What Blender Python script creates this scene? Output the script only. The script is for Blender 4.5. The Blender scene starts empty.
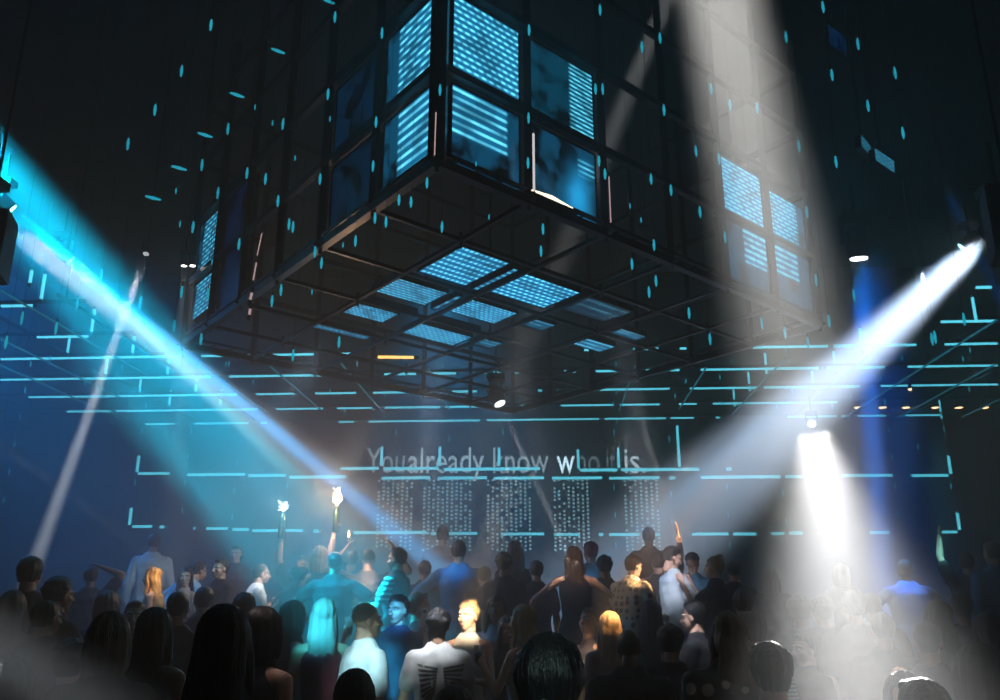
import bpy, bmesh, math, random
import numpy as np
from mathutils import Vector, Matrix, Quaternion
from mathutils.bvhtree import BVHTree
random.seed(7)
sc = bpy.context.scene
COL = sc.collection
R = math.radians
V = Vector

# ------------------------------------------------------------------ camera
F, TH, YW, CZ = 865.0, R(16.6), R(3.17), 1.8
FWD = V((-math.sin(YW)*math.cos(TH), math.cos(YW)*math.cos(TH), math.sin(TH)))
RT = V((math.cos(YW), math.sin(YW), 0)); UP = RT.cross(FWD)
CAM = V((0, 0, CZ))
cd = bpy.data.cameras.new('camera'); cam = bpy.data.objects.new('camera', cd); COL.objects.link(cam)
cd.sensor_width = 36; cd.lens = 36*F/1000; cd.clip_start = .05; cd.clip_end = 100
m = Matrix((RT, UP, -FWD)).transposed().to_4x4(); m.translation = CAM
cam.matrix_world = m; sc.camera = cam
def ray(x, y): return (FWD*F + RT*(x-500) + UP*(350-y)).normalized()
def at_z(x, y, z): d = ray(x, y); return CAM + d*((z-CZ)/d.z)
def at(x, y, Y): d = ray(x, y); return CAM + d*(Y/d.y)
def at_plane(x, y, p, n):
    d = ray(x, y); return CAM + d*((p-CAM).dot(n)/d.dot(n))

# ------------------------------------------------------------------ render look
sc.view_settings.view_transform = 'Standard'; sc.view_settings.look = 'None'
sc.view_settings.exposure = 0; sc.view_settings.gamma = 1; sc.view_settings.use_curve_mapping = False
cy = sc.cycles
cy.use_denoising = True; cy.use_adaptive_sampling = False
try: cy.denoiser = 'OPENIMAGEDENOISE'
except Exception: pass
cy.max_bounces = 5; cy.diffuse_bounces = 2; cy.glossy_bounces = 2; cy.transmission_bounces = 4; cy.volume_bounces = 0
cy.sample_clamp_indirect = 3; cy.caustics_reflective = False; cy.caustics_refractive = False

# ------------------------------------------------------------------ materials
MATS = {}
def nodes(name):
    mt = bpy.data.materials.new(name); mt.use_nodes = True
    return mt, mt.node_tree.nodes, mt.node_tree.links
def noem(mt):
    try: mt.cycles.emission_sampling = 'NONE'
    except Exception: pass
def mat(name, col, rough=.6, metal=0., bump=0., bscale=20., sheen=0., stretch=None, var=.0, spec=.5):
    if name in MATS: return MATS[name]
    mt, N, L = nodes(name); b = N['Principled BSDF']
    b.inputs['Base Color'].default_value = (*col, 1); b.inputs['Roughness'].default_value = rough
    b.inputs['Metallic'].default_value = metal; b.inputs['Specular IOR Level'].default_value = spec
    if bump or var:
        tc = N.new('ShaderNodeTexCoord'); mp = N.new('ShaderNodeMapping'); ns = N.new('ShaderNodeTexNoise')
        L.new(tc.outputs['Object'], mp.inputs[0]); L.new(mp.outputs[0], ns.inputs['Vector'])
        ns.inputs['Scale'].default_value = bscale; ns.inputs['Detail'].default_value = 4
        if stretch: mp.inputs['Scale'].default_value = stretch
        if bump:
            bp = N.new('ShaderNodeBump'); bp.inputs['Strength'].default_value = bump; bp.inputs['Distance'].default_value = .02
            L.new(ns.outputs['Fac'], bp.inputs['Height']); L.new(bp.outputs[0], b.inputs['Normal'])
        if var:
            mr = N.new('ShaderNodeMix'); mr.data_type = 'RGBA'
            mr.inputs[6].default_value = (*[c*(1-var) for c in col], 1); mr.inputs[7].default_value = (*[min(1, c*(1+var)) for c in col], 1)
            L.new(ns.outputs['Fac'], mr.inputs[0]); L.new(mr.outputs[2], b.inputs['Base Color'])
    MATS[name] = mt; return mt
def emit(name, col, s, sample=False):
    if name in MATS: return MATS[name]
    mt, N, L = nodes(name); b = N['Principled BSDF']
    b.inputs['Base Color'].default_value = (*[c*.3 for c in col], 1)
    b.inputs['Emission Color'].default_value = (*col, 1); b.inputs['Emission Strength'].default_value = s
    if not sample: noem(mt)
    MATS[name] = mt; return mt
BLACK = mat('black_metal', (.012, .013, .016), .35, .6)
STEEL = mat('dark_steel', (.05, .052, .06), .3, .9)
CHROME = mat('chrome', (.5, .5, .52), .2, 1)
PLASTIC = mat('black_plastic', (.012, .012, .014), .5)

# ------------------------------------------------------------------ mesh helpers
def tag(o, label=None, cat=None, group=None, kind=None):
    for k, v in (('label', label), ('category', cat), ('group', group), ('kind', kind)):
        if v: o[k] = v
    return o
def link(name, me, mts, parent=None):
    o = bpy.data.objects.new(name, me); COL.objects.link(o)
    if mts is not None and len(me.materials) == 0:
        for q in (mts if isinstance(mts, (list, tuple)) else [mts]): me.materials.append(q)
    if parent is not None: o.parent = parent
    return o
def obj(name, bm, mts, parent=None, smooth=False):
    me = bpy.data.meshes.new(name); bm.normal_update(); bm.to_mesh(me); bm.free()
    if smooth: me.polygons.foreach_set('use_smooth', [True]*len(me.polygons))
    return link(name, me, mts, parent)
def empty(name, loc=(0, 0, 0), rz=0):
    o = bpy.data.objects.new(name, None); COL.objects.link(o); o.location = loc; o.rotation_euler = (0, 0, rz)
    o.empty_display_size = .1; return o
def box(bm, c, s, M=None, mi=0):
    c = V(c); vs = []
    for dx, dy, dz in ((-1,-1,-1),(1,-1,-1),(1,1,-1),(-1,1,-1),(-1,-1,1),(1,-1,1),(1,1,1),(-1,1,1)):
        p = V((dx*s[0]/2, dy*s[1]/2, dz*s[2]/2)) + c
        vs.append(bm.verts.new(M @ p if M else p))
    for f in ((0,3,2,1),(4,5,6,7),(0,1,5,4),(1,2,6,5),(2,3,7,6),(3,0,4,7)):
        bm.faces.new([vs[i] for i in f]).material_index = mi
def bar(bm, a, b, w, h=None, mi=0):
    a, b = V(a), V(b); d = b-a; L = d.length; z = d.normalized()
    x = z.cross(V((0, 0, 1)))
    if x.length < 1e-3: x = V((1, 0, 0))
    x.normalize(); y = z.cross(x)
    M = Matrix((x, y, z)).transposed().to_4x4(); M.translation = (a+b)/2
    box(bm, (0, 0, 0), (w, h or w, L), M, mi)
def loft(bm, pts, rad, seg=10, cap=True, mi=0, updir=None, ends=True):
    """closed tube through pts; rad = (rx, ry) or r per point; rounded ends"""
    pts = [V(p) for p in pts]; rad = [(r, r) if not isinstance(r, (tuple, list)) else r for r in rad]
    n = len(pts); rings = []
    tan = [(pts[min(i+1, n-1)]-pts[max(i-1, 0)]).normalized() for i in range(n)]
    u = V(updir) if updir else (V((0, 1, 0)) if abs(tan[0].y) < .9 else V((1, 0, 0)))
    P, Rr, T = [], [], []
    if ends:
        for k in (0, 1):
            s = (.25, .7)[k]; c = math.sqrt(1-s*s)
            P.append(pts[0]-tan[0]*min(rad[0])*c); Rr.append((rad[0][0]*s, rad[0][1]*s)); T.append(tan[0])
    P += pts; Rr += rad; T += tan
    if ends:
        for k in (0, 1):
            s = (.7, .25)[k]; c = math.sqrt(1-s*s)
            P.append(pts[-1]+tan[-1]*min(rad[-1])*c); Rr.append((rad[-1][0]*s, rad[-1][1]*s)); T.append(tan[-1])
    for p, r, t in zip(P, Rr, T):
        y = (u - t*u.dot(t))
        if y.length < 1e-4: y = t.orthogonal()
        y.normalize(); x = y.cross(t)
        rings.append([bm.verts.new(p + x*(r[0]*math.cos(a)) + y*(r[1]*math.sin(a))) for a in (2*math.pi*k/seg for k in range(seg))])
    for r0, r1 in zip(rings, rings[1:]):
        for k in range(seg):
            bm.faces.new((r0[k], r0[(k+1) % seg], r1[(k+1) % seg], r1[k])).material_index = mi
    if cap:
        bm.faces.new(rings[0][::-1]).material_index = mi; bm.faces.new(rings[-1]).material_index = mi
def ell(bm, c, r, M=None, seg=14, mi=0):
    n0 = len(bm.verts)
    res = bmesh.ops.create_uvsphere(bm, u_segments=seg, v_segments=max(6, seg*2//3), radius=1)
    T = Matrix.Translation(c) @ (M.to_4x4() if M else Matrix.Identity(4)) @ Matrix.Diagonal((*r, 1))
    bmesh.ops.transform(bm, matrix=T, verts=res['verts'])
    if mi:
        for v in res['verts']:
            for f in v.link_faces: f.material_index = mi
def fac(bm, pts, mi=0): bm.faces.new([bm.verts.new(p) for p in pts]).material_index = mi
def quat_to(d, axis='Z'): return V(d).to_track_quat(axis, 'Y')

# ------------------------------------------------------------------ the room
def struct(name, bm, m): return tag(obj(name, bm, m), kind='structure')
WALLM = mat('wall_black', (.012, .016, .022), .85, bump=.3, bscale=6)
bm = bmesh.new(); box(bm, (0, 4.5, -.03), (26, 30, .2)); struct('floor', bm, mat('floor_dark', (.02, .02, .024), .35, bump=.1, bscale=3))
bm = bmesh.new(); box(bm, (0, 4.5, 9.1), (26, 30, .2)); struct('ceiling', bm, WALLM)
bm = bmesh.new(); box(bm, (0, 18.35, 4.5), (26, .3, 9)); struct('wall_back', bm, WALLM)
bm = bmesh.new(); box(bm, (-12.2, 4.5, 4.5), (.3, 30, 9)); struct('wall_left', bm, WALLM)
bm = bmesh.new(); box(bm, (12.2, 4.5, 4.5), (.3, 30, 9)); struct('wall_right', bm, WALLM)
bm = bmesh.new(); box(bm, (0, -9, 4.5), (26, .3, 9)); struct('wall_front', bm, WALLM)
bm = bmesh.new(); box(bm, (0, (8.6+10.7)/2, .35), (23.9, 2.1, .7)); o = struct('floor_platform', bm, mat('platform_black', (.02, .02, .022), .5))
bm = bmesh.new(); box(bm, (0, (10.7+18.2)/2, .475), (23.9, 7.5, .95)); struct('floor_stage', bm, MATS['platform_black'])
def base_z(Y): return .07 if Y < 8.6 else (.7 if Y < 10.7 else .95)

# haze: a thin even mist through the whole hall
w = bpy.data.worlds.new('world'); sc.world = w; w.use_nodes = True
wn, wl = w.node_tree.nodes, w.node_tree.links
wn['Background'].inputs[0].default_value = (.002, .004, .008, 1); wn['Background'].inputs[1].default_value = .2
vs = wn.new('ShaderNodeVolumeScatter'); vs.inputs['Density'].default_value = .075; vs.inputs['Color'].default_value = (.97, .98, 1, 1)
vs.inputs['Anisotropy'].default_value = .2
wl.new(vs.outputs[0], wn['World Output'].inputs['Volume'])

# ------------------------------------------------------------------ hanging square rig
ZB = 4.76
N0 = V((-.7345, 5.352, ZB)); AX = V((.6212, .6335, 0)); BX = V((-.5870, .6918, 0))
HZ = .784
def rp(a, b, h=0): return N0 + AX*a + BX*b + V((0, 0, h*HZ))
rig = empty('hanging_truss_rig', rp(3, 3, 0))
tag(rig, 'huge square black truss frame hanging above the crowd with its corner to the viewer', 'truss')
RIGI = Matrix.Translation(-rp(3, 3, 0))
def part(name, bm, m, smooth=False, par=None):
    p = obj(name, bm, m, rig if par is None else par, smooth)
    if par is None: p.data.transform(RIGI)
    return p
for k in range(7):
    bm = bmesh.new()
    w_ = .07 if k in (0, 6) else .035
    bar(bm, rp(0, k), rp(6, k), w_)
    if k in (0, 6):
        bar(bm, rp(0, k, .12), rp(6, k, .12), .03)
        for j in range(24): bar(bm, rp(j/4, k, .0), rp(j/4+.25, k, .12 if j % 2 else 0) if j % 2 else rp(j/4+.25, k, .12), .015)
    part('rail', bm, BLACK)
    bm = bmesh.new(); bar(bm, rp(k, 0), rp(k, 6), w_)
    if k in (0, 6):
        bar(bm, rp(k, 0, .12), rp(k, 6, .12), .03)
        for j in range(24): bar(bm, rp(k, j/4), rp(k, j/4+.25, .12), .015)
    part('rail', bm, BLACK)
for h in (1, 2, 3, 4):
    for (p, q) in (((0, 0), (6, 0)), ((0, 0), (0, 6)), ((6, 0), (6, 6)), ((0, 6), (6, 6))):
        bm = bmesh.new(); bar(bm, rp(*p, h), rp(*q, h), .06); part('rail', bm, BLACK)
per = [(k, 0) for k in range(7)] + [(0, k) for k in range(1, 7)] + [(6, k) for k in range(1, 7)] + [(k, 6) for k in range(1, 6)]
for (a, b) in per:
    bm = bmesh.new(); w_ = .12 if (a, b) == (0, 0) else .06
    bar(bm, rp(a, b, 0), rp(a, b, 4.6), w_)
    part('post', bm, BLACK)
for (a, b) in [(x, y) for x in range(7) for y in range(7) if (x, y) in per or (x+y) % 2 == 0]:
    bm = bmesh.new(); c = rp(a, b, 0)
    ell(bm, c, (.035, .035, .035), seg=10)
    for d in (AX, BX, V((0, 0, 1))):
        d = d.normalized(); bar(bm, c-d*.07, c+d*.07, .028)
    part('node_joint', bm, STEEL, True)
for (a, b) in ((0, 0), (6, 0), (0, 6), (6, 6), (3, 3)):
    bm = bmesh.new(); p = rp(a, b, 4.6 if (a, b) != (3, 3) else 0); loft(bm, [p, V((p.x, p.y, 9))], [.012, .012], 6, ends=False)
    part('suspension_cable', bm, STEEL)

# ------------------------------------------------------------------ screens
def screen_mat(name, base, line, n=13, dash=7, lu=(0, 1), lv=(0, 1), blob=None, strength=1., seed=0., dots=False, fall=0.):
    """uv: u across, v up. horizontal light lines broken in dashes, inside lu x lv; soft picture elsewhere"""
    mt, N, L = nodes(name); b = N['Principled BSDF']
    tc = N.new('ShaderNodeUVMap'); sp = N.new('ShaderNodeSeparateXYZ'); L.new(tc.outputs[0], sp.inputs[0])
    def mth(op, a, c=None, d=None):
        q = N.new('ShaderNodeMath'); q.operation = op
        for i, x in enumerate((a, c, d)):
            if x is None: continue
            if isinstance(x, (int, float)): q.inputs[i].default_value = x
            else: L.new(x, q.inputs[i])
        return q.outputs[0]
    u, v = sp.outputs[0], sp.outputs[1]
    def rng(x, lo, hi, s=.03):
        def mrg(a0, a1):
            q = N.new('ShaderNodeMapRange'); q.interpolation_type = 'SMOOTHSTEP'
            L.new(x, q.inputs[0]); q.inputs[1].default_value = a0; q.inputs[2].default_value = a1; return q.outputs[0]
        return mth('MULTIPLY', mrg(lo-s, lo+s), mth('SUBTRACT', 1, mrg(hi-s, hi+s)))
    ph = mth('FRACT', mth('MULTIPLY', v, n)); ln = rng(ph, .32, .68, .12)
    row = mth('FLOOR', mth('MULTIPLY', v, n))
    du = mth('FRACT', mth('ADD', mth('MULTIPLY', u, dash), mth('MULTIPLY', row, .37)))
    dm = rng(du, .2, .75, .2)
    ns = N.new('ShaderNodeTexNoise'); L.new(tc.outputs[0], ns.inputs['Vector']); ns.inputs['Scale'].default_value = 3.2
    ns.noise_dimensions = '4D'; ns.inputs['W'].default_value = seed
    nn = rng(ns.outputs['Fac'], .46, 1.5, .10)
    dfac = mth('ADD', .15 if dots else .42, mth('MULTIPLY', dm, .85 if dots else .58))
    reg = mth('MULTIPLY', rng(u, *lu), rng(v, *lv))
    lines = mth('MULTIPLY', mth('MULTIPLY', ln, dfac), mth('MULTIPLY', reg, mth('ADD', .45, mth('MULTIPLY', nn, .55))))
    soft = mth('MULTIPLY', nn, .9)
    soft = mth('ADD', mth('MULTIPLY', soft, .6), mth('MULTIPLY', reg, .75))
    if blob:
        bu, bv, br = blob
        d2 = mth('ADD', mth('POWER', mth('SUBTRACT', u, bu), 2), mth('MULTIPLY', mth('POWER', mth('SUBTRACT', v, bv), 2), .25))
        soft = mth('ADD', soft, mth('MULTIPLY', mth('EXPONENT', mth('MULTIPLY', d2, -1/(br*br))), 3.6))
    c1 = N.new('ShaderNodeMix'); c1.data_type = 'RGBA'; c1.blend_type = 'MIX'; c1.inputs[6].default_value = (0, 0, 0, 1)
    v1 = N.new('ShaderNodeVectorMath'); v1.operation = 'SCALE'; v1.inputs[0].default_value = base; L.new(soft, v1.inputs[3])
    v2 = N.new('ShaderNodeVectorMath'); v2.operation = 'SCALE'; v2.inputs[0].default_value = line; L.new(lines, v2.inputs[3])
    va = N.new('ShaderNodeVectorMath'); va.operation = 'ADD'; L.new(v1.outputs[0], va.inputs[0]); L.new(v2.outputs[0], va.inputs[1])
    L.new(va.outputs[0], b.inputs['Emission Color']); b.inputs['Emission Strength'].default_value = strength
    b.inputs['Base Color'].default_value = (.005, .006, .01, 1); b.inputs['Roughness'].default_value = .3
    noem(mt); return mt
SB, SL = (.004, .09, .19), (.16, .78, 1.0)
def screen(p, q, h0, h1, m, label, cat='screen', grp=None, ins=.07, horiz=False):
    """vertical screen between rig points p and q (a,b) from h0 to h1, or horizontal cell"""
    if horiz:
        (a0, b0), (a1, b1) = p, q
        cs = [rp(a0, b0, h0), rp(a1, b0, h0), rp(a1, b1, h0), rp(a0, b1, h0)]; n = V((0, 0, 1))
    else:
        P, Q = rp(*p, 0), rp(*q, 0); d = (Q-P).normalized(); ins = .02 if p[0] >= 4 else ins
        P2, Q2 = P+d*(ins+(.09 if p == (0, 0) else 0)), Q-d*ins*.6
        zz = V((0, 0, 1)); n = d.cross(zz) * -1
        if n.dot(CAM-P) > 0: n = -n
        cs = [P2+zz*(h0*HZ+ins*.7), Q2+zz*(h0*HZ+ins*.7), Q2+zz*(h1*HZ-ins*.7), P2+zz*(h1*HZ-ins*.7)]
        cs = [c+n*.05 for c in cs]
    c = sum(cs, V())/4
    r = empty('led_screen', c); tag(r, label, cat, grp)
    bm = bmesh.new(); uv = bm.loops.layers.uv.new()
    f = bm.faces.new([bm.verts.new(x-c) for x in cs])
    for l, t in zip(f.loops, ((0, 0), (1, 0), (1, 1), (0, 1))): l[uv].uv = t
    obj('display', bm, m, r)
    bm = bmesh.new()                                       # the housing behind the picture
    fr = [x-c + n*.008 for x in cs]; bk = [x-c+n*.06 for x in cs]
    a = [bm.verts.new(x) for x in fr]; b_ = [bm.verts.new(x) for x in bk]
    bm.faces.new(a); bm.faces.new(b_[::-1])
    for i in range(4): bm.faces.new((a[i], b_[i], b_[(i+1) % 4], a[(i+1) % 4]))
    obj('housing', bm, PLASTIC, r)
    bm = bmesh.new()
    for i in range(4): bar(bm, cs[i]-c, cs[(i+1) % 4]-c, .014)
    obj('bezel', bm, BLACK, r)
    return r
sm = screen_mat
# near corner, right-hand face
screen((0, 0), (1, 0), 1, 2, sm('scr_a', SB, SL, 13, 9, blob=None, strength=2.3, seed=1.2, dots=True), 'brightest blue screen of dashed lines, upper one right of the near corner post')
screen((1, 0), (2, 0), 1, 2, sm('scr_b', (.002, .07, .13), SL, 17, 5, lu=(.62, 1.1), lv=(-.1, 1.1), strength=1.8, seed=3.1), 'upper screen with a dark patch and bright dashes along its right side')
screen((0, 0), (1, 0), 0, 1, sm('scr_c', SB, SL, 10, 1, lu=(-.1, .8), lv=(.42, 1.1), strength=1.9, seed=5.3), 'lower screen of long light lines, right of the near corner post')
screen((1, 0), (2, 0), 0, 1, sm('scr_d', SB, SL, 14, 1, lu=(.72, .98), lv=(.62, .86), blob=(.72, .3, .17), strength=1.7, seed=7.7), 'lower screen with a smeared glowing patch above the bright rail lamp')
# near corner, left-hand face
screen((0, 0), (0, 1), 1, 2, sm('scr_e', SB, SL, 11, 4, lu=(-.1, .72), strength=2.0, seed=2.2, dots=True), 'upper screen of dashed lines, first one left of the near corner post')
screen((0, 1), (0, 2), 1, 2, sm('scr_f', (.002, .045, .13), SL, 11, 4, lu=(2, 3), strength=.7, seed=9.2), 'dim dark-blue upper screen, second one left of the near corner post')
screen((0, 0), (0, 1), 0, 1, sm('scr_g', SB, SL, 9, 1, lu=(-.1, .68), lv=(.1, 1.1), strength=1.9, seed=4.4), 'lower screen of long light lines, left of the near corner post')
screen((0, 1), (0, 2), 0, 1, sm('scr_h', (.002, .04, .12), SL, 9, 1, lu=(2, 3), strength=.6, seed=6.9), 'dim dark-blue lower screen, second one left of the near corner post')
# far right end of the right-hand face
k = 2.6
screen((4, 0), (5, 0), 1, 1.9, sm('scr_i', SB, SL, 15, 6, strength=k, seed=1.9, dots=True), 'upper screen of fine blue dashes behind the white light beam, left one of its pair')
screen((5, 0), (6, 0), 1, 1.8, sm('scr_j', SB, SL, 13, 6, strength=k, seed=3.9, dots=True, lu=(-.1, .8)), 'upper screen of fine blue dashes at the right end of the rig')
screen((4, 0), (5, 0), 0, 1, sm('scr_k', SB, SL, 11, 5, lu=(.5, 1.1), lv=(.5, 1.1), strength=k*.8, seed=8.1), 'lower blue screen with a jagged bright edge, left of the white light beam')
screen((5, 0), (6, 0), 0, 1, sm('scr_l', SB, SL, 11, 3, lu=(-.1, .7), lv=(.55, 1.1), strength=k*.8, seed=2.8), 'lower pale blue screen at the right end of the rig, inside the white beam')
# far left end of the left-hand face
screen((0, 5), (0, 6), 1, 2, sm('scr_m', SB, SL, 12, 5, lu=(.25, .8), strength=1.9, seed=5.9, dots=True), 'narrow upper screen of blue dashes at the left end of the rig')
screen((0, 5), (0, 6), .3, 1, sm('scr_n', SB, SL, 9, 5, lu=(.1, .9), strength=1.7, seed=6.1, dots=True), 'narrow lower screen of blue dashes at the left end of the rig')
screen((0, 4), (0, 5), 0, 2, sm('scr_o', (.001, .02, .1), SL, 9, 5, lu=(2, 3), strength=.7, seed=4.1), 'tall dim navy screen beside the two narrow dashed screens')
# panels lying in the underside
cells = [((1.12, 1.13), (1.76, 1.94), 1.9, 'dotted blue panel under the rig, nearest of the underside panels'),
 ((2.06, 1.23), (2.92, 1.88), 2.3, 'brightest cyan dotted panel under the rig, right of the nearest panel'),
 ((1.02, 2.22), (1.75, 2.72), 1.5, 'blue panel with a plain bright block under the rig, left of the nearest panel'),
 ((2.08, 2.2), (2.8, 2.68), 2.0, 'cyan panel of fine dots in the middle of the rig underside'),
 ((1.1, 3.15), (1.68, 3.55), 1.8, 'narrow patterned cyan panel low on the left of the rig underside'),
 ((2.06, 3.26), (2.92, 3.72), 2.0, 'cyan panel above the amber light bar'),
 ((1.05, 4.1), (1.85, 4.3), 1.0, 'thin blue sliver of a panel, leftmost under the rig'),
 ((3.1, 2.2), (3.45, 2.5), .8, 'dark blue panel behind the centre panel of the underside'),
 ((3.1, 1.25), (3.85, 1.75), .35, 'dim blue outlined panel right of the brightest underside panel'),
 ((4.14, 2.3), (4.7, 2.62), 1.4, 'plain mid-blue panel at the far side of the rig underside'),
 ((4.2, 1.75), (4.7, 1.97), .9, 'small plain blue panel, rightmost under the rig'),
 ((3.05, 3.2), (3.4, 3.5), .9, 'small cyan speckled panel at the back of the rig underside'),
 ((1.87, 1.2), (1.95, 1.95), 1.5, 'narrow blue light strip between the two nearest underside panels'),
 ((2.99, 1.15), (3.06, 1.75), 1.5, 'narrow blue light strip right of the brightest underside panel'),
 ((1.87, 2.2), (1.94, 2.75), 1.4, 'narrow blue light strip left of the middle underside panel'),
 ((1.15, 3.0), (1.85, 3.05), 1.4, 'thin light strip above the narrow patterned underside panel'),
 ((2.1, 3.0), (2.85, 3.05), 1.4, 'thin light strip between the middle underside panel and the one above the amber bar')]
for i, (p, q, s, lab) in enumerate(cells):
    screen(p, q, .03, .03, sm('scr_u%d' % i, (.004, .11, .26), SL, 8 if s > 1.4 else 3, 10, strength=s, seed=i*1.7, dots=i not in (2, 9, 10), lu=(-.1, 1.1), lv=(-.1, 1.1) if s > 1.2 else (.1, .8)), lab, horiz=True)

# ------------------------------------------------------------------ light bars of the lattice
LED = emit('led_cyan', (.09, .60, .78), 2.9)
LEDN = emit('led_cyan_near', (.02, .45, .62), 1.15)
BATTEN_GLOW = emit('batten_caught_light', (.02, .22, .30), .9)  # light the battens catch from the bars, put in as emission
LZ = 5.6
rows = {  # ceiling rows: world depth -> x intervals in the photo with their y
 10.35: [(0, 35, 306), (980, 1000, 328)],
 11.7: [(36, 90, 337), (942, 1000, 344)],
 12.8: [(0, 183, 359), (200, 265, 359), (271, 320, 359), (337, 357, 358), (583, 600, 356), (632, 660, 356), (679, 688, 356), (739, 830, 356), (833, 919, 355), (944, 1000, 353)],
 14.06: [(0, 212, 379), (228, 341, 379), (383, 417, 380), (423, 429, 380), (431, 457, 380), (477, 489, 379), (492, 502, 379), (514, 528, 379), (563, 577, 379), (595, 622, 378), (636, 641, 378), (645, 681, 378), (700, 821, 378), (826, 887, 376), (907, 1000, 375)],
 15.35: [(28, 238, 397), (255, 295, 397), (314, 357, 397), (372, 424, 396), (451, 478, 396), (537, 543, 396), (580, 671, 396), (689, 760, 396), (763, 862, 395), (880, 1000, 392)],
 16.6: [(66, 112, 412), (116, 259, 411), (275, 324, 411), (336, 373, 411), (384, 441, 411), (444, 496, 411), (520, 544, 411), (560, 615, 411), (619, 661, 411), (678, 698, 411), (712, 839, 410)],
 17.9: [(145, 176, 423), (194, 250, 423), (260, 268, 424), (338, 355, 424), (368, 481, 424), (486, 600, 424), (604, 667, 424), (670, 695, 423), (715, 721, 423), (787, 838, 422), (841, 851, 422), (857, 887, 421), (905, 942, 421)]}
def led_bar(a, b, w, m, label, group, cat='light bar'):
    a, b = V(a), V(b); c = (a+b)/2
    r = empty('hanging_light_bar', c); tag(r, label, cat, group)
    bm = bmesh.new(); bar(bm, a-c, b-c, w); obj('tube', bm, m, r)
    bm = bmesh.new(); d = (b-a).normalized()*.02
    bar(bm, a-c-d, a-c+d, w*1.25); obj('end_cap', bm, BLACK, r); bm = bmesh.new(); bar(bm, b-c-d, b-c+d, w*1.25); obj('end_cap', bm, BLACK, r)
    return r
names = {10.35: 'nearest', 11.7: 'second nearest', 12.8: 'third', 14.06: 'fourth', 15.35: 'fifth', 16.6: 'sixth', 17.9: 'rearmost'}
for Y, segs in rows.items():
    for (x0, x1, y) in segs:
        a, b = at_z(x0, y, LZ), at_z(x1, y, LZ)
        sc_ = Y/((a.y+b.y)/2)
        pa, pb = at(x0, y, Y), at(x1, y, Y)
        led_bar((pa.x, Y, LZ), (pb.x, Y, LZ), .029, LED, 'straight cyan light bar lying across the overhead lattice, in its %s row' % names[Y], 'light bars in the %s row of the overhead lattice' % names[Y])
wall = {'upper': [(137.5, 171, 473.5), (187, 246, 474.5), (248, 287, 475.5), (289, 347, 477)],
 'sign': [(340, 380, 468.5), (383, 440, 468.5), (443, 541, 469), (578, 618, 470), (620, 700, 469.5), (725, 732, 469)],
 'middle': [(381, 431, 478), (437, 488, 478), (493, 545, 478), (551, 603, 478), (608, 660, 478), (668, 676, 478), (700, 781, 477), (784, 837, 476.5), (840, 893, 475.5), (910, 949, 475.5)],
 'lower': [(132, 154, 526.5), (159, 166, 527), (193, 197, 528), (206, 229, 528.5), (232, 250, 529.5), (252, 304, 530.5), (313, 320, 531), (353, 428, 532.5), (430, 478, 533.5), (500, 545, 534), (553, 581, 534.5), (598, 604, 534.5), (608, 640, 534.5), (654, 661, 534.5), (691, 729, 534), (732, 757, 534), (770, 785, 533.5), (788, 803, 533), (816, 823, 533), (837, 843, 533), (868, 890, 532.5), (940, 958, 532)]}
wl_lab = {'upper': 'cyan light bar on the back wall left of the lettering', 'sign': 'cyan light bar running through the foot of the lettering', 'middle': 'cyan light bar on the back wall just below the level of the lettering', 'lower': 'cyan light bar low on the back wall, just above the heads of the crowd'}
for kx, segs in wall.items():
    for (x0, x1, y) in segs:
        Y = 17.5 if kx == 'sign' else 18.1
        a, b = at(x0, y, Y), at(x1, y, Y); z = (a.z+b.z)/2
        led_bar((a.x, Y, z), (b.x, Y, z), .05, LED, wl_lab[kx], 'bars: '+wl_lab[kx])
for (x, y0, y1) in [(382, 446, 467), (440, 446, 467), (499, 447, 467), (618, 447, 469), (578, 449, 471), (677, 425, 468)]:
    a, b = at(x, y0, 17.5), at(x, y1, 17.5); led_bar((a.x, 17.5, a.z), (a.x, 17.5, b.z), .045, LED, 'upright cyan light bar crossing the lettering on the back wall', 'upright bars in the lettering')
for (x, y0, y1, lab) in [(139, 455, 473, 'upper left'), (131.5, 507, 526, 'lower left'), (948, 455, 475, 'upper right'), (957, 512, 531, 'lower right')]:
    a, b = at(x, y0, 18.1), at(x, y1, 18.1); led_bar((a.x, 18.1, a.z), (a.x, 18.1, b.z), .045, LED, 'upright cyan light bar at the %s end corner of the back wall bars' % lab, 'corner upright bars')
vb = [(29, 287, 269), (40.5, 303, 273), (91, 335, 308), (67, 356, 333), (132, 356, 335), (105, 377, 356), (167, 377, 354), (139, 395, 374), (195, 396, 377), (169, 407, 389), (220, 407, 389),
 (977, 326, 296), (863, 354, 327), (767, 377, 352), (836, 374, 350), (750, 394, 371), (814, 392, 370), (735, 409, 386), (942, 421, 398)]
for (x, y0, y1) in vb:
    a = at_z(x, y0, LZ); sc_ = 1.0
    if a.y > 17.9: a = at(x, y0, 17.9)
    d1 = at(x, y1, a.y); led_bar((a.x, a.y, a.z+.03), (a.x, a.y, d1.z), .03, LED, 'upright cyan light bar standing on the %s part of the overhead lattice' % ('left' if x < 500 else 'right'), 'upright bars on the %s part of the lattice' % ('left' if x < 500 else 'right'), 'light bar')
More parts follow.
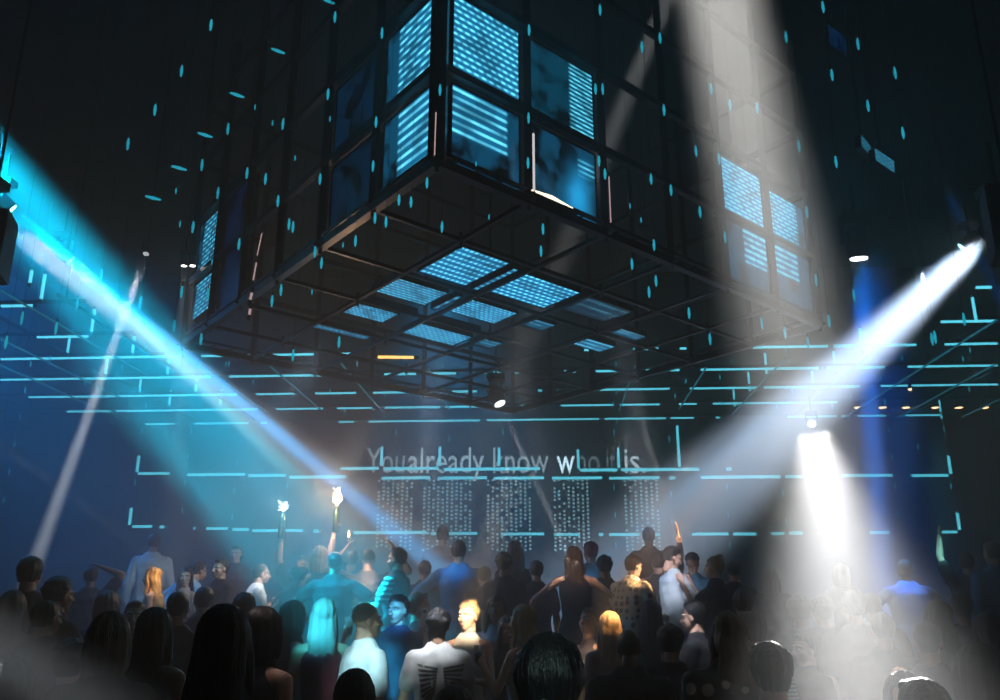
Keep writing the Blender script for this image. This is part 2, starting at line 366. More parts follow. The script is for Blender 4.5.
# thin dim battens running away from the viewer
dl = [(0, 285, 145, 373), (0, 330, 110, 395), (0, 359, 93, 407), (198, 362, 268, 411), (268, 362, 320, 407), (340, 360, 382, 409), (707, 364, 679, 407), (636, 362, 619, 408), (1000, 316, 840, 418), (1000, 361, 880, 424), (1000, 397, 945, 423), (787, 356, 730, 413), (863, 355, 800, 410), (433, 365, 446, 408)]
for i, (x0, y0, x1, y1) in enumerate(dl):
    a, b = at_z(x0, y0, LZ), at_z(x1, y1, LZ); xm = (a.x+b.x)/2
    if b.y > 17.9: b.y = 17.9
    r = led_bar((xm, a.y, LZ-.04), (xm, b.y, LZ-.04), .022, BATTEN_GLOW, 'thin dim teal batten running away under the %s part of the lattice' % ('left' if x0 < 300 else 'middle' if x0 < 720 else 'right'), 'battens under the %s part of the lattice' % ('left' if x0 < 300 else 'middle' if x0 < 720 else 'right'), 'batten')
    r.name = 'hanging_batten'
# black frame that carries the lattice
lf = empty('hanging_lattice', (0, 14, LZ)); tag(lf, 'flat black grid of girders overhead carrying the cyan light bars', 'frame')
for Y in rows:
    bm = bmesh.new()
    if Y < 13.3:
        bar(bm, (-11.9, Y-0, LZ+.05), (-6, Y, LZ+.05), .04); p = obj('girder', bm, BLACK, lf); p.data.transform(Matrix.Translation((0, -14, -LZ)))
        bm = bmesh.new(); bar(bm, (6, Y, LZ+.05), (11.9, Y, LZ+.05), .04)
    else: bar(bm, (-11.9, Y, LZ+.05), (11.9, Y, LZ+.05), .04)
    p = obj('girder', bm, BLACK, lf); p.data.transform(Matrix.Translation((0, -14, -LZ)))
for X in (-10.6, -9.1, -7.6, -6.3, 6.3, 7.6, 9.1, 10.6):
    bm = bmesh.new(); bar(bm, (X, 10.2, LZ+.09), (X, 18.1, LZ+.09), .04)
    for Y in (10.4, 14.1, 17.9):
        b2_ = bmesh.new(); bar(b2_, (X, Y, LZ+.1), (X, Y, 9), .02); p = obj('hanger_rod', b2_, BLACK, lf); p.data.transform(Matrix.Translation((0, -14, -LZ)))
    p = obj('girder', bm, BLACK, lf); p.data.transform(Matrix.Translation((0, -14, -LZ)))

# ------------------------------------------------------------------ small hanging light sticks
def unit_stick():
    r = empty('hanging_led_stick')
    bm = bmesh.new(); loft(bm, [(0, 0, -.045), (0, 0, 0), (0, 0, .045)], [.007, .0125, .007], 8); obj('glow_stick', bm, LEDN, r, True)
    bm = bmesh.new(); loft(bm, [(0, 0, .05), (0, 0, .075)], [.006, .004], 6, ends=False); obj('cap', bm, BLACK, r)
    bm = bmesh.new(); bar(bm, (0, 0, .07), (0, 0, 1.07), .002); obj('wire', bm, BLACK, r)
    return r
proto = unit_stick(); kids = list(proto.children); used = [False]
def stick(p, s, label, group, tilt=None):
    if not used[0]: r = proto; used[0] = True; cs = kids
    else:
        r = proto.copy(); COL.objects.link(r); cs = []
        for k_ in kids:
            c = k_.copy(); COL.objects.link(c); c.parent = r; cs.append(c)
    r.location = p; r.scale = (s, s, s)
    for c in cs:
        if c.name.startswith('wire'): c.scale = (1, 1, max(.1, (9-p.z)/s-.07)); c.location = (0, 0, .07-.07*c.scale[2])
        elif tilt is not None: c.rotation_euler = tilt
    tag(r, label, 'light stick', group)
T = """211,25 335,17 382,33 328,94 283,124 228,129 181.5,71 155,110 202,165 247,173 265.5,179 320,179 278,201 376,122 373,166 440,90 427,183 399,200 411,202 218,193 193,227 289,224 293,227
355.5,241 239,244 128,144 600,10 642,47 529,30 528.5,118 528,163 595.5,89 602.6,89 599,161 605,174 823,7 858,44 832,75 895,73 868,106 903,133 799,146 786,37 660,38 711,89 664,110 730,105 757,108 696,151
651,179 671,190 719,159 807,212 700,212 654,245 632,264 725,237 816,280 836,162 315,252 321.5,263 281,290 272,301 208,294 181.6,292 442,227 375,218 386,222 543,229 541,251 656,281 649,292 829,321
785,333 762,323 808,343 710,339 689,313 854,295 964,319 935,337 932,339 101,275 141,302 174,326 201,339 77,304 56,328 22,318 6,342 293,355 339,342"""
S_ = "255,107 272.5,123 330,119 295,158 176,191 180,224 476,164 641,220 630,206 343,245 489,217 312,292 212,262"
nfrm = AX.cross(V((0, 0, 1))).normalized(); nflm = BX.cross(V((0, 0, 1))).normalized()
def tickpos(x, y):
    if 440 <= x <= 815: p = at_plane(x, y, N0 + (nfrm if nfrm.y < 0 else -nfrm)*.2, nfrm)
    elif 188 <= x < 440: p = at_plane(x, y, N0 + (nflm if nflm.y < 0 else -nflm)*.2, nflm)
    else: p = at(x, y, random.uniform(6.5, 9))
    if p.z > 8.6: p = at(x, y, 5.0)
    return p
for src, s in ((T, 1.), (S_, .5)):
    for t in src.split():
        x, y = map(float, t.split(','))
        p = tickpos(x, y); reg = ('upper left' if x < 360 else 'upper middle' if x < 620 else 'upper right')
        D = (p-CAM).length
        stick(p, s*D/7.4, ('small' if s < 1 else 'short') + ' upright cyan light stick hanging high in the %s of the hall' % reg, ('small' if s < 1 else 'short')+' light sticks, '+reg)
for (x, y) in [(278, 51), (237, 95), (205, 135), (179, 168), (153, 198), (328, 1)]:
    p = at(x, y, 6.4); stick(p, 1.25, 'cyan light stick hanging tilted flat in the diagonal row at upper left', 'tilted light sticks in a diagonal row', (R(90), 0, R(-52)))
W = """226,364 229,364 50,359 30.6,364 122,367 253,382 85,382 25,390 118,395 146,405 274,397 146,347 332,364 357,364 330,391 313,375 345,411 385,396 423,364 443,365 442,391 558,391 616,364 616,392 613,404 686,381
675,396 789,362 902,358 970,350 963,359 875,377 881,377 851,396 792,391 832,406 885,402 969,389 722,403 777,407 720,377 731,361 786,350"""
for t in W.split():
    x, y = map(float, t.split(',')); p = at_z(x, y, LZ-.12)
    if p.y > 17.8: p = at(x, y, 17.8)
    reg = 'left' if x < 300 else 'middle' if x < 700 else 'right'
    stick(p, .062*(p-CAM).length, 'tiny upright cyan light stick among the light bars of the %s part of the lattice' % reg, 'tiny light sticks in the lattice, '+reg)
W2 = """20,417 14.5,444 9,472 4,500 142,431 135,482 191,431 188,456 185,483 182,510 237,464 234,491 232,517 287,486 285,512 339,493 396,432 449,439 393,487 447,494 446,520 384,419 441,420 503,432 502,487 502,520
614,432 669,439 558,494 614,487 615,515 616,545 671,494 672,522 727,487 728,515 730,545 617,421 889,430 892,457 895,486 898,514 783,493 786,521 839,493 842,521 944,429 951,486 918,447"""
for t in W2.split():
    x, y = map(float, t.split(',')); p = at(x, y, 17.95)
    reg = 'left' if x < 300 else 'middle' if x < 700 else 'right'
    stick(p, 1.3, 'tiny upright cyan light stick hanging before the %s part of the back wall' % reg, 'tiny light sticks before the back wall, '+reg)
# ------------------------------------------------------------------ lettering and bead curtains on the back wall
def text_mesh(s, size, extr=.01):
    cu = bpy.data.curves.new('t', 'FONT'); cu.body = s; cu.size = size; cu.extrude = extr; cu.resolution_u = 3
    o = bpy.data.objects.new('t', cu); COL.objects.link(o)
    dg = bpy.context.evaluated_depsgraph_get(); me = bpy.data.meshes.new_from_object(o.evaluated_get(dg))
    bpy.data.objects.remove(o); bpy.data.curves.remove(cu); return me
def width(me): xs = [v.co.x for v in me.vertices]; return min(xs), max(xs)
def dotted(name, col, s, sc_=60, thr=.35, lo=.25):
    mt, N, L = nodes(name); b = N['Principled BSDF']; tc = N.new('ShaderNodeTexCoord'); vo = N.new('ShaderNodeTexVoronoi')
    vo.inputs['Scale'].default_value = sc_; vo.inputs['Randomness'].default_value = 0
    L.new(tc.outputs['Object'], vo.inputs['Vector']); mr = N.new('ShaderNodeMapRange')
    mr.inputs[1].default_value = .1; mr.inputs[2].default_value = thr; mr.inputs[3].default_value = s; mr.inputs[4].default_value = s*lo
    L.new(vo.outputs['Distance'], mr.inputs[0]); L.new(mr.outputs[0], b.inputs['Emission Strength'])
    b.inputs['Emission Color'].default_value = (*col, 1); b.inputs['Base Color'].default_value = (.02, .02, .02, 1); noem(mt); return mt
sign = empty('hanging_lettering', at(505, 473, 17.6)); tag(sign, 'pale grey glowing words You already know who it is. on the back wall', 'sign')
for (wd, x0, x1, s) in [('You', 366, 404, .5), ('already', 408, 484, .8), ('know', 493, 549, .65), ('w', 557, 575, 2.3), ('ho', 577, 600, .28), ('it', 607, 616, .25), ('is.', 625, 646, 1.0)]:
    me = text_mesh(wd, .8); a, b = width(me); A, B = at(x0, 473, 17.6), at(x1, 473, 17.6)
    me.transform(Matrix.Translation(A - sign.location) @ Matrix.Rotation(R(90), 4, 'X') @ Matrix.Diagonal(((B.x-A.x)/(b-a), .95, 1, 1)) @ Matrix.Translation((-a, 0, 0)))
    me.materials.clear(); link('word', me, dotted('letters_%s' % wd[0], (.5, .72, .85), s*2.4, 14, .8, .3), sign)
BEAD = emit('bead_light', (.30, .62, .70), 1.5)
for i, (x0, x1, lab) in enumerate([(378, 411, 'leftmost, under the start of the lettering'), (424, 470, 'second from the left and widest'), (488, 530, 'middle of the five'), (555, 588, 'fourth from the left, beside the thin slanting beam'), (626, 658, 'rightmost, under the end of the lettering')]):
    r = empty('bead_curtain', at((x0+x1)/2, 513, 17.3)); tag(r, 'hanging strip of small pale lights, '+lab, 'light curtain')
    bm = bmesh.new(); bs = bmesh.new(); n = int((x1-x0)/4.6)
    zt, zb = at(x0, 479, 17.3).z, at(x0, 552, 17.3).z; rr = random.Random(i)
    for k in range(n+1):
        X = at(x0+(x1-x0)*k/n, 513, 17.3).x; bar(bs, (X, 17.3, zb), (X, 17.3, zt), .006)
        for j in range(19):
            if rr.random() < .82: box(bm, (X, 17.3, zb+(zt-zb)*(j+.5+.25*(k % 2))/19), (.04, .02, .035))
    for nm, q, mm in (('light_bead', bm, BEAD), ('string', bs, BLACK)):
        p = obj(nm, q, mm, r); p.data.transform(Matrix.Translation(-r.location))
    r.children[0]['kind'] = 'stuff'; r.children[1]['kind'] = 'stuff'
# row of warm downlights at right
for i, x in enumerate((858, 882.5, 906, 935, 959, 985)):
    p = at(x, 407.5, 17.2); r = empty('downlight', p); tag(r, 'small warm ceiling spotlight in the row of six at right', 'downlight', 'row of six warm downlights', None)
    bm = bmesh.new(); loft(bm, [(0, 0, 0), (0, 0, .14)], [.085, .07], 14, ends=False); obj('can', bm, BLACK, r)
    bm = bmesh.new(); loft(bm, [(0, 0, -.012), (0, 0, .0)], [.06, .075], 14, ends=False); obj('lens', bm, emit('warm_lens', (1, .62, .35), 7), r)
p = at(910, 388.6, 15.2); r = empty('downlight', p); tag(r, 'single tiny warm lamp hanging above the row of six downlights', 'downlight')
bm = bmesh.new(); loft(bm, [(0, 0, 0), (0, 0, .08)], [.04, .03], 10, ends=False); obj('can', bm, BLACK, r)
bm = bmesh.new(); ell(bm, (0, 0, -.01), (.03, .03, .03)); obj('lens', bm, MATS['warm_lens'], r)
# amber bar, painted glints of the posts and lamps on the rig
def tube(a, b, w, m, label, name='hanging_tube_and_glint'):
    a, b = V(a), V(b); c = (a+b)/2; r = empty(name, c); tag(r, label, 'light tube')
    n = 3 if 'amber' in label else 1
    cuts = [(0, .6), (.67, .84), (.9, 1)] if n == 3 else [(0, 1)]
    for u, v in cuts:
        bm = bmesh.new(); loft(bm, [a.lerp(b, u)-c, a.lerp(b, v)-c], [w, w], 8); obj('glowing_tube_or_glint', bm, m, r, True)
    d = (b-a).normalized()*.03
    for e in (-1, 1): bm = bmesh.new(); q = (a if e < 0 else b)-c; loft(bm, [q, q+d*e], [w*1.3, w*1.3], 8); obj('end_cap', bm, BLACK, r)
tube(at(377, 357, 10.5), at(415, 357.4, 10.5), .02, emit('amber', (1, .55, .16), 3.2), 'amber horizontal light tube under the back of the hanging rig')
WH = emit('pale_post_glint', (.85, .8, .8), 1.1); PK = emit('pink_post_glint', (.9, .6, .62), .75)  # light reflected by the chrome rig posts, painted as emission
fo = (nfrm if nfrm.y < 0 else -nfrm)
tube(rp(1, 0, .07)+fo*.06, rp(1, 0, .72)+fo*.06, .009, WH, 'thin white painted glint on the rig post between the lower near screens')
tube(rp(2, 0, .1)+fo*.06, rp(2, 0, .65)+fo*.06, .005, PK, 'thin pink-grey painted glint on the post right of the smeared screen')
tube(at(436, 112, 5.0), at(434.5, 156, 5.0), .004, PK, 'hair-thin pale painted glint on the near corner post')
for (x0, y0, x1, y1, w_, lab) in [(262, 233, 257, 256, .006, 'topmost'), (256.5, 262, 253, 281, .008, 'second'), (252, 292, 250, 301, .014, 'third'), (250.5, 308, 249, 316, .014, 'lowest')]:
    tube(at(x0, y0, 7.6), at(x1, y1, 7.6), w_, PK, 'pale pink painted post glint inside the left of the rig, %s of the four in line' % lab)
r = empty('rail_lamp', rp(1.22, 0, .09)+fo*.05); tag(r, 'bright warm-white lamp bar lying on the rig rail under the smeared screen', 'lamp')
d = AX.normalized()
bm = bmesh.new(); loft(bm, [-d*.2, d*.0, d*.24], [.012, .028, .006], 10, updir=(0, 0, 1)); obj('glowing_tube_or_glint', bm, emit('rail_warm', (1, .8, .58), 3.0), r, True)
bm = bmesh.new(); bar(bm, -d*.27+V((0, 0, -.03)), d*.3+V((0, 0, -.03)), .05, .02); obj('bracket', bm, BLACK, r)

# ------------------------------------------------------------------ moving head fixtures and beams
def fixture(p, d, scale, lens, label, hang=True):
    """p: centre of the lens, d: beam direction"""
    d = V(d).normalized(); r = empty('hanging_stage_light', p); tag(r, label, 'stage light'); r.scale = (scale,)*3
    M = quat_to(d).to_matrix().to_4x4()
    bm = bmesh.new(); loft(bm, [(0, 0, -.40), (0, 0, -.34), (0, 0, -.18), (0, 0, -.05), (0, 0, -.01)], [.09, .125, .14, .12, .125], 18, ends=False); bmesh.ops.transform(bm, matrix=M, verts=bm.verts); hd_ = obj('head', bm, PLASTIC, r)
    bm = bmesh.new(); loft(bm, [(0, 0, -.012), (0, 0, .002)], [.1, .1], 20, ends=False); bmesh.ops.transform(bm, matrix=M, verts=bm.verts); obj('lens', bm, lens, hd_)
    c = M @ V((0, 0, -.2)); yb = bmesh.new(); x = d.cross(V((0, 0, 1))).normalized()
    for s in (-1, 1): bar(yb, c+x*s*.17, c+x*s*.17+V((0, 0, .26)), .03, .09)
    bar(yb, c-x*.185+V((0, 0, .26)), c+x*.185+V((0, 0, .26)), .09, .03); obj('yoke', yb, PLASTIC, r)
    bm = bmesh.new(); box(bm, c+V((0, 0, .33)), (.32, .22, .11)); obj('base', bm, PLASTIC, r)
    bm = bmesh.new(); bar(bm, c+V((0, 0, .38)), c+V((0, 0, .38+.5)), .03); obj('clamp', bm, BLACK, r)
def spot(p, q, ang, P, col, rad=.08, blend=.3, name='beam'):
    l = bpy.data.lights.new(name, 'SPOT'); o = bpy.data.objects.new(name, l); COL.objects.link(o)
    p, q = V(p), V(q); o.location = p; o.rotation_euler = (q-p).to_track_quat('-Z', 'Y').to_euler()
    l.spot_size = R(ang); l.spot_blend = blend; l.energy = P*1000; l.color = col; l.shadow_soft_size = rad
    return o
def beamf(p, q, ang, P, col, rad, lens, label, blend=.3, scale=1.):
    d = (V(q)-V(p)).normalized(); fixture(p, d, scale, lens, label); return spot(V(p)+d*.03, q, ang, P, col, rad, blend)
CY, WHT, BLU = (.06, .62, 1.), (.85, .92, 1.), (.02, .22, 1.)
LC = emit('lens_cyan', (.25, .8, 1), 12); LW = emit('lens_white', (.8, .95, 1), 16); LB = emit('lens_blue', (.5, .75, 1), 14)
# left bank
f1 = at(12, 210, 7.6); f2 = at(70, 259, 9.0); f3 = at(2, 222, 7.2)
beamf(f1, at(300, 452, 9.6), 2.6, 420, (.0, .42, 1.), .05, LC, 'cyan stage light at the upper left edge, bright end-on lens', scale=.6)
beamf(f2, at(270, 452, 12.), 4.2, 105, (.3, .85, 1), .06, LW, 'stage light with a bright white-cyan beam, second on the left', scale=.6)
beamf(f3, at(385, 520, 11.), 6.5, 48, (.9, .85, .85), .10, emit('lens_grey', (.9, .9, 1), 2), 'stage light with a wide grey beam at the left edge', blend=.6, scale=.8)
spot(at(-185, -50, 7.0), at(330, 585, 8.5), 8.5, 360, (.0, .5, .8), .2, .9)
p = at(146, 254, 11); beamf(p, at(22, 600, 9.), 1.7, 150, WHT, .05, emit('lens_thin', (.9, .95, 1), 1.2), 'small stage light sending a thin grey beam down the left side', scale=.4)
spot(at(-60, 402, 8), at(125, 536, 10.5), 1.6, 12, WHT, .05, .5); spot(at(10, 433, 12), at(170, 540, 13), 1.6, 14, CY, .04, .5)
# big white beam and its crossing partner
spot(at(655, -330, 5.0), at(850, 640, 4.4), 4.7, 140, (1, .98, .93), .22, .9)
p = at(812, 424, 13.5); beamf(p, at(845, 598, 4.0), 3.0, 165, (1, 1, 1), .18, emit('lens_soft', (1, 1, 1), 3), 'white stage light on the lattice shining down toward the viewer at right', blend=.9, scale=.5)
# right bank
g1 = at(988, 236, 7.4); g2 = at(962, 248, 8.2)
beamf(g1, at(660, 540, 14), 17, 75, (.6, .76, 1), .1, LW, 'big white stage light at the right edge', blend=.9, scale=.9)
beamf(g1, at(690, 510, 14), 4, 12, (.95, .95, 1), .09, LW, 'twin white lens beside the big right-edge stage light', blend=.9, scale=.5)
beamf(g2, at(700, 480, 9.5), 3.4, 40, (.1, .5, 1), .06, LC, 'cyan-blue stage light just left of the big white one at right', scale=.5)
p = at(859, 259, 10.0); beamf(p, at(871, 420, 10.3), 4.2, 110, BLU, .1, emit('lens_round', (.85, .92, 1), 12), 'stage light with a white oval lens and deep blue beam at upper right', blend=.5, scale=1.)
spot(at(944, 185, 9), at(976, 250, 9), 3, 8, BLU, .04, .4)
# faint thin ones
spot(at(700, -80, 7), at(560, 260, 9), 5, 14, (.9, .9, .9), .08, .8)
p = at(500, 404, 12.); beamf(p, at(562, 540, 11.5), 2.2, 22, (.9, .92, .95), .04, emit('lens_small', (.8, .9, 1), 5), 'small stage light with a thin beam in front of the lettering', scale=.8)
spot(at(632, 395, 12), at(690, 570, 11), 3, 12, (.9, .88, .85), .05, .8)
spot(at(-260, 470, 3.), at(160, 760, 3.2), 9, 3, (.8, .85, .9), .1, 1.)
# broad blue washes hanging in the haze
spot(at(200, 150, 15), at(180, 560, 15), 50, 28, (.0, .16, .75), .3, 1.)
spot(at(-200, 150, 11), at(60, 420, 11), 50, 12, (.0, .2, .7), .3, 1.)
spot(at(872, 250, 15), at(880, 600, 15), 32, 9, (.0, .12, .8), .3, 1.)
spot(at(430, 250, 16), at(480, 600, 16), 60, 5, (.02, .3, .7), .3, 1.)
# twin lamps on the left corner post of the rig
for (x, lab) in ((184, 'left one'), (192.5, 'right one')):
    p = at(x, 266, 9.2); beamf(p, at(x-4, 345, 9.2), 7, .9, (.9, .92, .9), .03, emit('lens_twin', (1, 1, .95), 7), 'small white lamp at the left corner of the rig, %s of the two' % lab, scale=.32)
# far screens hanging high at the right
def far_screen(q, m, label):
    n0 = AX.cross(V((0, 0, 1))).normalized(); p0 = at(q[0][0], q[0][1], 9.2); cs = [at_plane(x, y, p0, n0) for x, y in q]; c = sum(cs, V())/4
    r = empty('hanging_screen', c); tag(r, label, 'screen'); back = n0 if n0.y > 0 else -n0
    bm = bmesh.new(); uv = bm.loops.layers.uv.new(); f = bm.faces.new([bm.verts.new(x-c) for x in cs])
    for l, t in zip(f.loops, ((0, 0), (1, 0), (1, 1), (0, 1))): l[uv].uv = t
    obj('display', bm, m, r)
    bm = bmesh.new(); a = [bm.verts.new(x-c+back*.01) for x in cs]; b_ = [bm.verts.new(x-c+back*.08) for x in cs]
    bm.faces.new(a); bm.faces.new(b_[::-1])
    for i in range(4): bm.faces.new((a[i], b_[i], b_[(i+1) % 4], a[(i+1) % 4]))
    obj('housing', bm, PLASTIC, r)
    bm = bmesh.new(); t = (cs[2]+cs[3])/2-c+back*.05; bar(bm, t, V((t.x, t.y, 9-c.z)), .02); obj('hanger', bm, BLACK, r)
far_screen([(829, 42), (847, 57), (846, 38), (828, 24)], sm('far_a', (.002, .05, .19), SL, 5, 5, lu=(2, 3), strength=.9, seed=1), 'small plain dark-blue screen hanging far up at the right')
far_screen([(862, 146), (872, 157), (871, 147), (861, 134)], sm('far_b', SB, SL, 5, 4, strength=.8, seed=2, dots=True), 'tiny dim dashed screen far up at the right, left one of two')
far_screen([(876, 160), (895, 173), (894, 161), (875, 148)], sm('far_c', SB, SL, 5, 4, strength=1.2, seed=3, dots=True), 'tiny dashed cyan screen far up at the right, right one of two')
# speakers at the picture edges
for (x, y, Y, lab) in [(0, 245, 6.4, 'left'), (1003, 223, 6.2, 'right')]:
    p = at(x, y, Y); r = empty('loudspeaker', p, R(20 if x < 500 else -20)); tag(r, 'dark box loudspeaker hanging at the %s edge beside the stage lights' % lab, 'loudspeaker')
    if x > 500: r.location = p + V((.07, 0, 0))
    else: r.location = p - V((.12, 0, 0))
    bm = bmesh.new(); box(bm, (0, 0, 0), (.34, .36, .55)); bmesh.ops.bevel(bm, geom=bm.edges[:], offset=.02, segments=2); obj('cabinet', bm, mat('speaker_grey', (.06, .055, .075), .6), r)
    bm = bmesh.new(); box(bm, (0, -.185, 0), (.3, .015, .5)); obj('grille', bm, PLASTIC, r)
    bm = bmesh.new(); bar(bm, (0, 0, .27), (0, 0, 9-p.z), .02); obj('hanger', bm, BLACK, r)
# ------------------------------------------------------------------ people
def remesh(bm, voxel, it=3, fac_=.5):
    me = bpy.data.meshes.new('t'); bm.normal_update(); bm.to_mesh(me); bm.free()
    o = bpy.data.objects.new('t', me); COL.objects.link(o)
    r = o.modifiers.new('r', 'REMESH'); r.mode = 'VOXEL'; r.voxel_size = voxel; r.adaptivity = 0
    s = o.modifiers.new('s', 'SMOOTH'); s.factor = fac_; s.iterations = it
    dg = bpy.context.evaluated_depsgraph_get(); out = bpy.data.meshes.new_from_object(o.evaluated_get(dg))
    bpy.data.objects.remove(o); bpy.data.meshes.remove(me); return out
def get(me):
    n = len(me.vertices); co = np.empty(n*3); me.vertices.foreach_get('co', co)
    return co.reshape(-1, 3), [tuple(p.vertices) for p in me.polygons], [p.material_index for p in me.polygons]
def build(name, pieces, mats):
    """pieces: list of (co, faces, material indices)"""
    cos, fs, mi, k = [], [], [], 0
    for co, f, m_ in pieces:
        cos.append(co); fs += [tuple(i+k for i in q) for q in f]; mi += m_; k += len(co)
    me = bpy.data.meshes.new(name); me.from_pydata(np.concatenate(cos).tolist(), [], fs)
    me.polygons.foreach_set('material_index', mi); me.polygons.foreach_set('use_smooth', [True]*len(fs))
    for q in mats: me.materials.append(q)
    me.update(); return me
def xf(piece, M):
    co, f, m_ = piece; A = np.array(M); return (co @ A[:3, :3].T + A[:3, 3], f, m_)
def setmi(piece, k): return (piece[0], piece[1], [k]*len(piece[1]))
def raw(bm):
    me = bpy.data.meshes.new('t'); bm.to_mesh(me); bm.free(); p = get(me); bpy.data.meshes.remove(me); return p

# ---- heads: 0 skin, 1 lips, 2 eye white, 3 pupil, 4 brow
def head_template(fem):
    bm = bmesh.new()
    ell(bm, (0, -.014, .030), (.073, .092, .086), seg=20)
    ell(bm, (0, .022, -.025), (.060 if fem else .063, .066, .080), seg=18)
    ell(bm, (0, .045, -.080), (.030 if fem else .038, .036, .030), seg=12)
    for s in (-1, 1):
        ell(bm, (s*.040, .052, -.022), (.022, .026, .022), seg=10)
        ell(bm, (s*.072, -.008, -.005), (.010, .020, .031), Matrix.Rotation(R(-12), 3, 'X'), seg=10)
        loft(bm, [(s*.012, .083, .026), (s*.034, .078, .029), (s*.052, .062, .024)], [.009, .010, .008], 8)
    loft(bm, [(0, .080, .020), (0, .095, -.004), (0, .106, -.026)], [.009, .011, .015], 10)
    for s in (-1, 1): ell(bm, (s*.011, .094, -.029), (.009, .011, .008), seg=8)
    ell(bm, (0, .080, -.058), (.026, .014, .015), seg=10)
    loft(bm, [(0, -.020, -.06), (0, -.030, -.13)], [(.052, .056), (.050, .053)], 14)
    h = setmi(raw_m(remesh(bm, .0065, 3)), 0)
    ps = [h]
    b = bmesh.new(); ell(b, (0, .0905, -.0535), (.021, .007, .0045), seg=10); ell(b, (0, .0895, -.0615), (.018, .008, .0055), seg=10); ps.append(setmi(raw(b), 1))
    for s in (-1, 1):
        b = bmesh.new(); ell(b, (s*.030, .0765, .006), (.0125, .011, .0075), seg=10); ps.append(setmi(raw(b), 2))
        b = bmesh.new(); ell(b, (s*.030, .0845, .006), (.0055, .0045, .0055), seg=8); ps.append(setmi(raw(b), 3))
        b = bmesh.new(); loft(b, [(s*.014, .0925, .024), (s*.032, .088, .030), (s*.050, .072, .024)], [(.003, .004)]*3, 6); ps.append(setmi(raw(b), 4))
    return ps
def raw_m(me): p = get(me); bpy.data.meshes.remove(me); return p
HEAD = {f: head_template(f) for f in (0, 1)}

# ---- hands: wrist at the origin, fingers along +Z, palm faces +Y, thumb at +X
def hand_template(curl, spread=1.0):
    bm = bmesh.new()
    loft(bm, [(0, 0, -.03), (0, 0, .01), (.002, 0, .045), (.002, 0, .085)], [(.026, .019), (.031, .016), (.039, .015), (.040, .012)], 12, updir=(0, 1, 0))
    for i, (x, L, r) in enumerate(((.030, .072, .0088), (.010, .080, .0092), (-.011, .075, .0088), (-.030, .060, .0078))):
        p = V((x, 0, .082)); a = -x*2.2*spread; pts = [p - V((0, 0, .015))]; ang = 0
        for k, f in enumerate((.45, .30, .25)):
            ang += R(curl*(.8, 1.1, .8)[k] + 4*i*(curl > 20))
            p = p + V((math.sin(-a)*math.cos(ang), math.sin(ang), math.cos(ang)*math.cos(a)))*(L*f); pts.append(p)
        loft(bm, pts, [r*1.05, r, r*.95, r*.82], 8)
    c = curl/70
    loft(bm, [(.022, .004, .012), (.046, .012+.01*c, .038), (.058-.012*c, .018+.02*c, .062), (.060-.026*c, .022+.03*c, .085)], [.015, .0125, .0105, .009], 8)
    return setmi(raw_m(remesh(bm, .0048, 2)), 0)
HAND = {'open': hand_template(10, 1.6), 'relax': hand_template(28, .7), 'grip': hand_template(68, .4)}

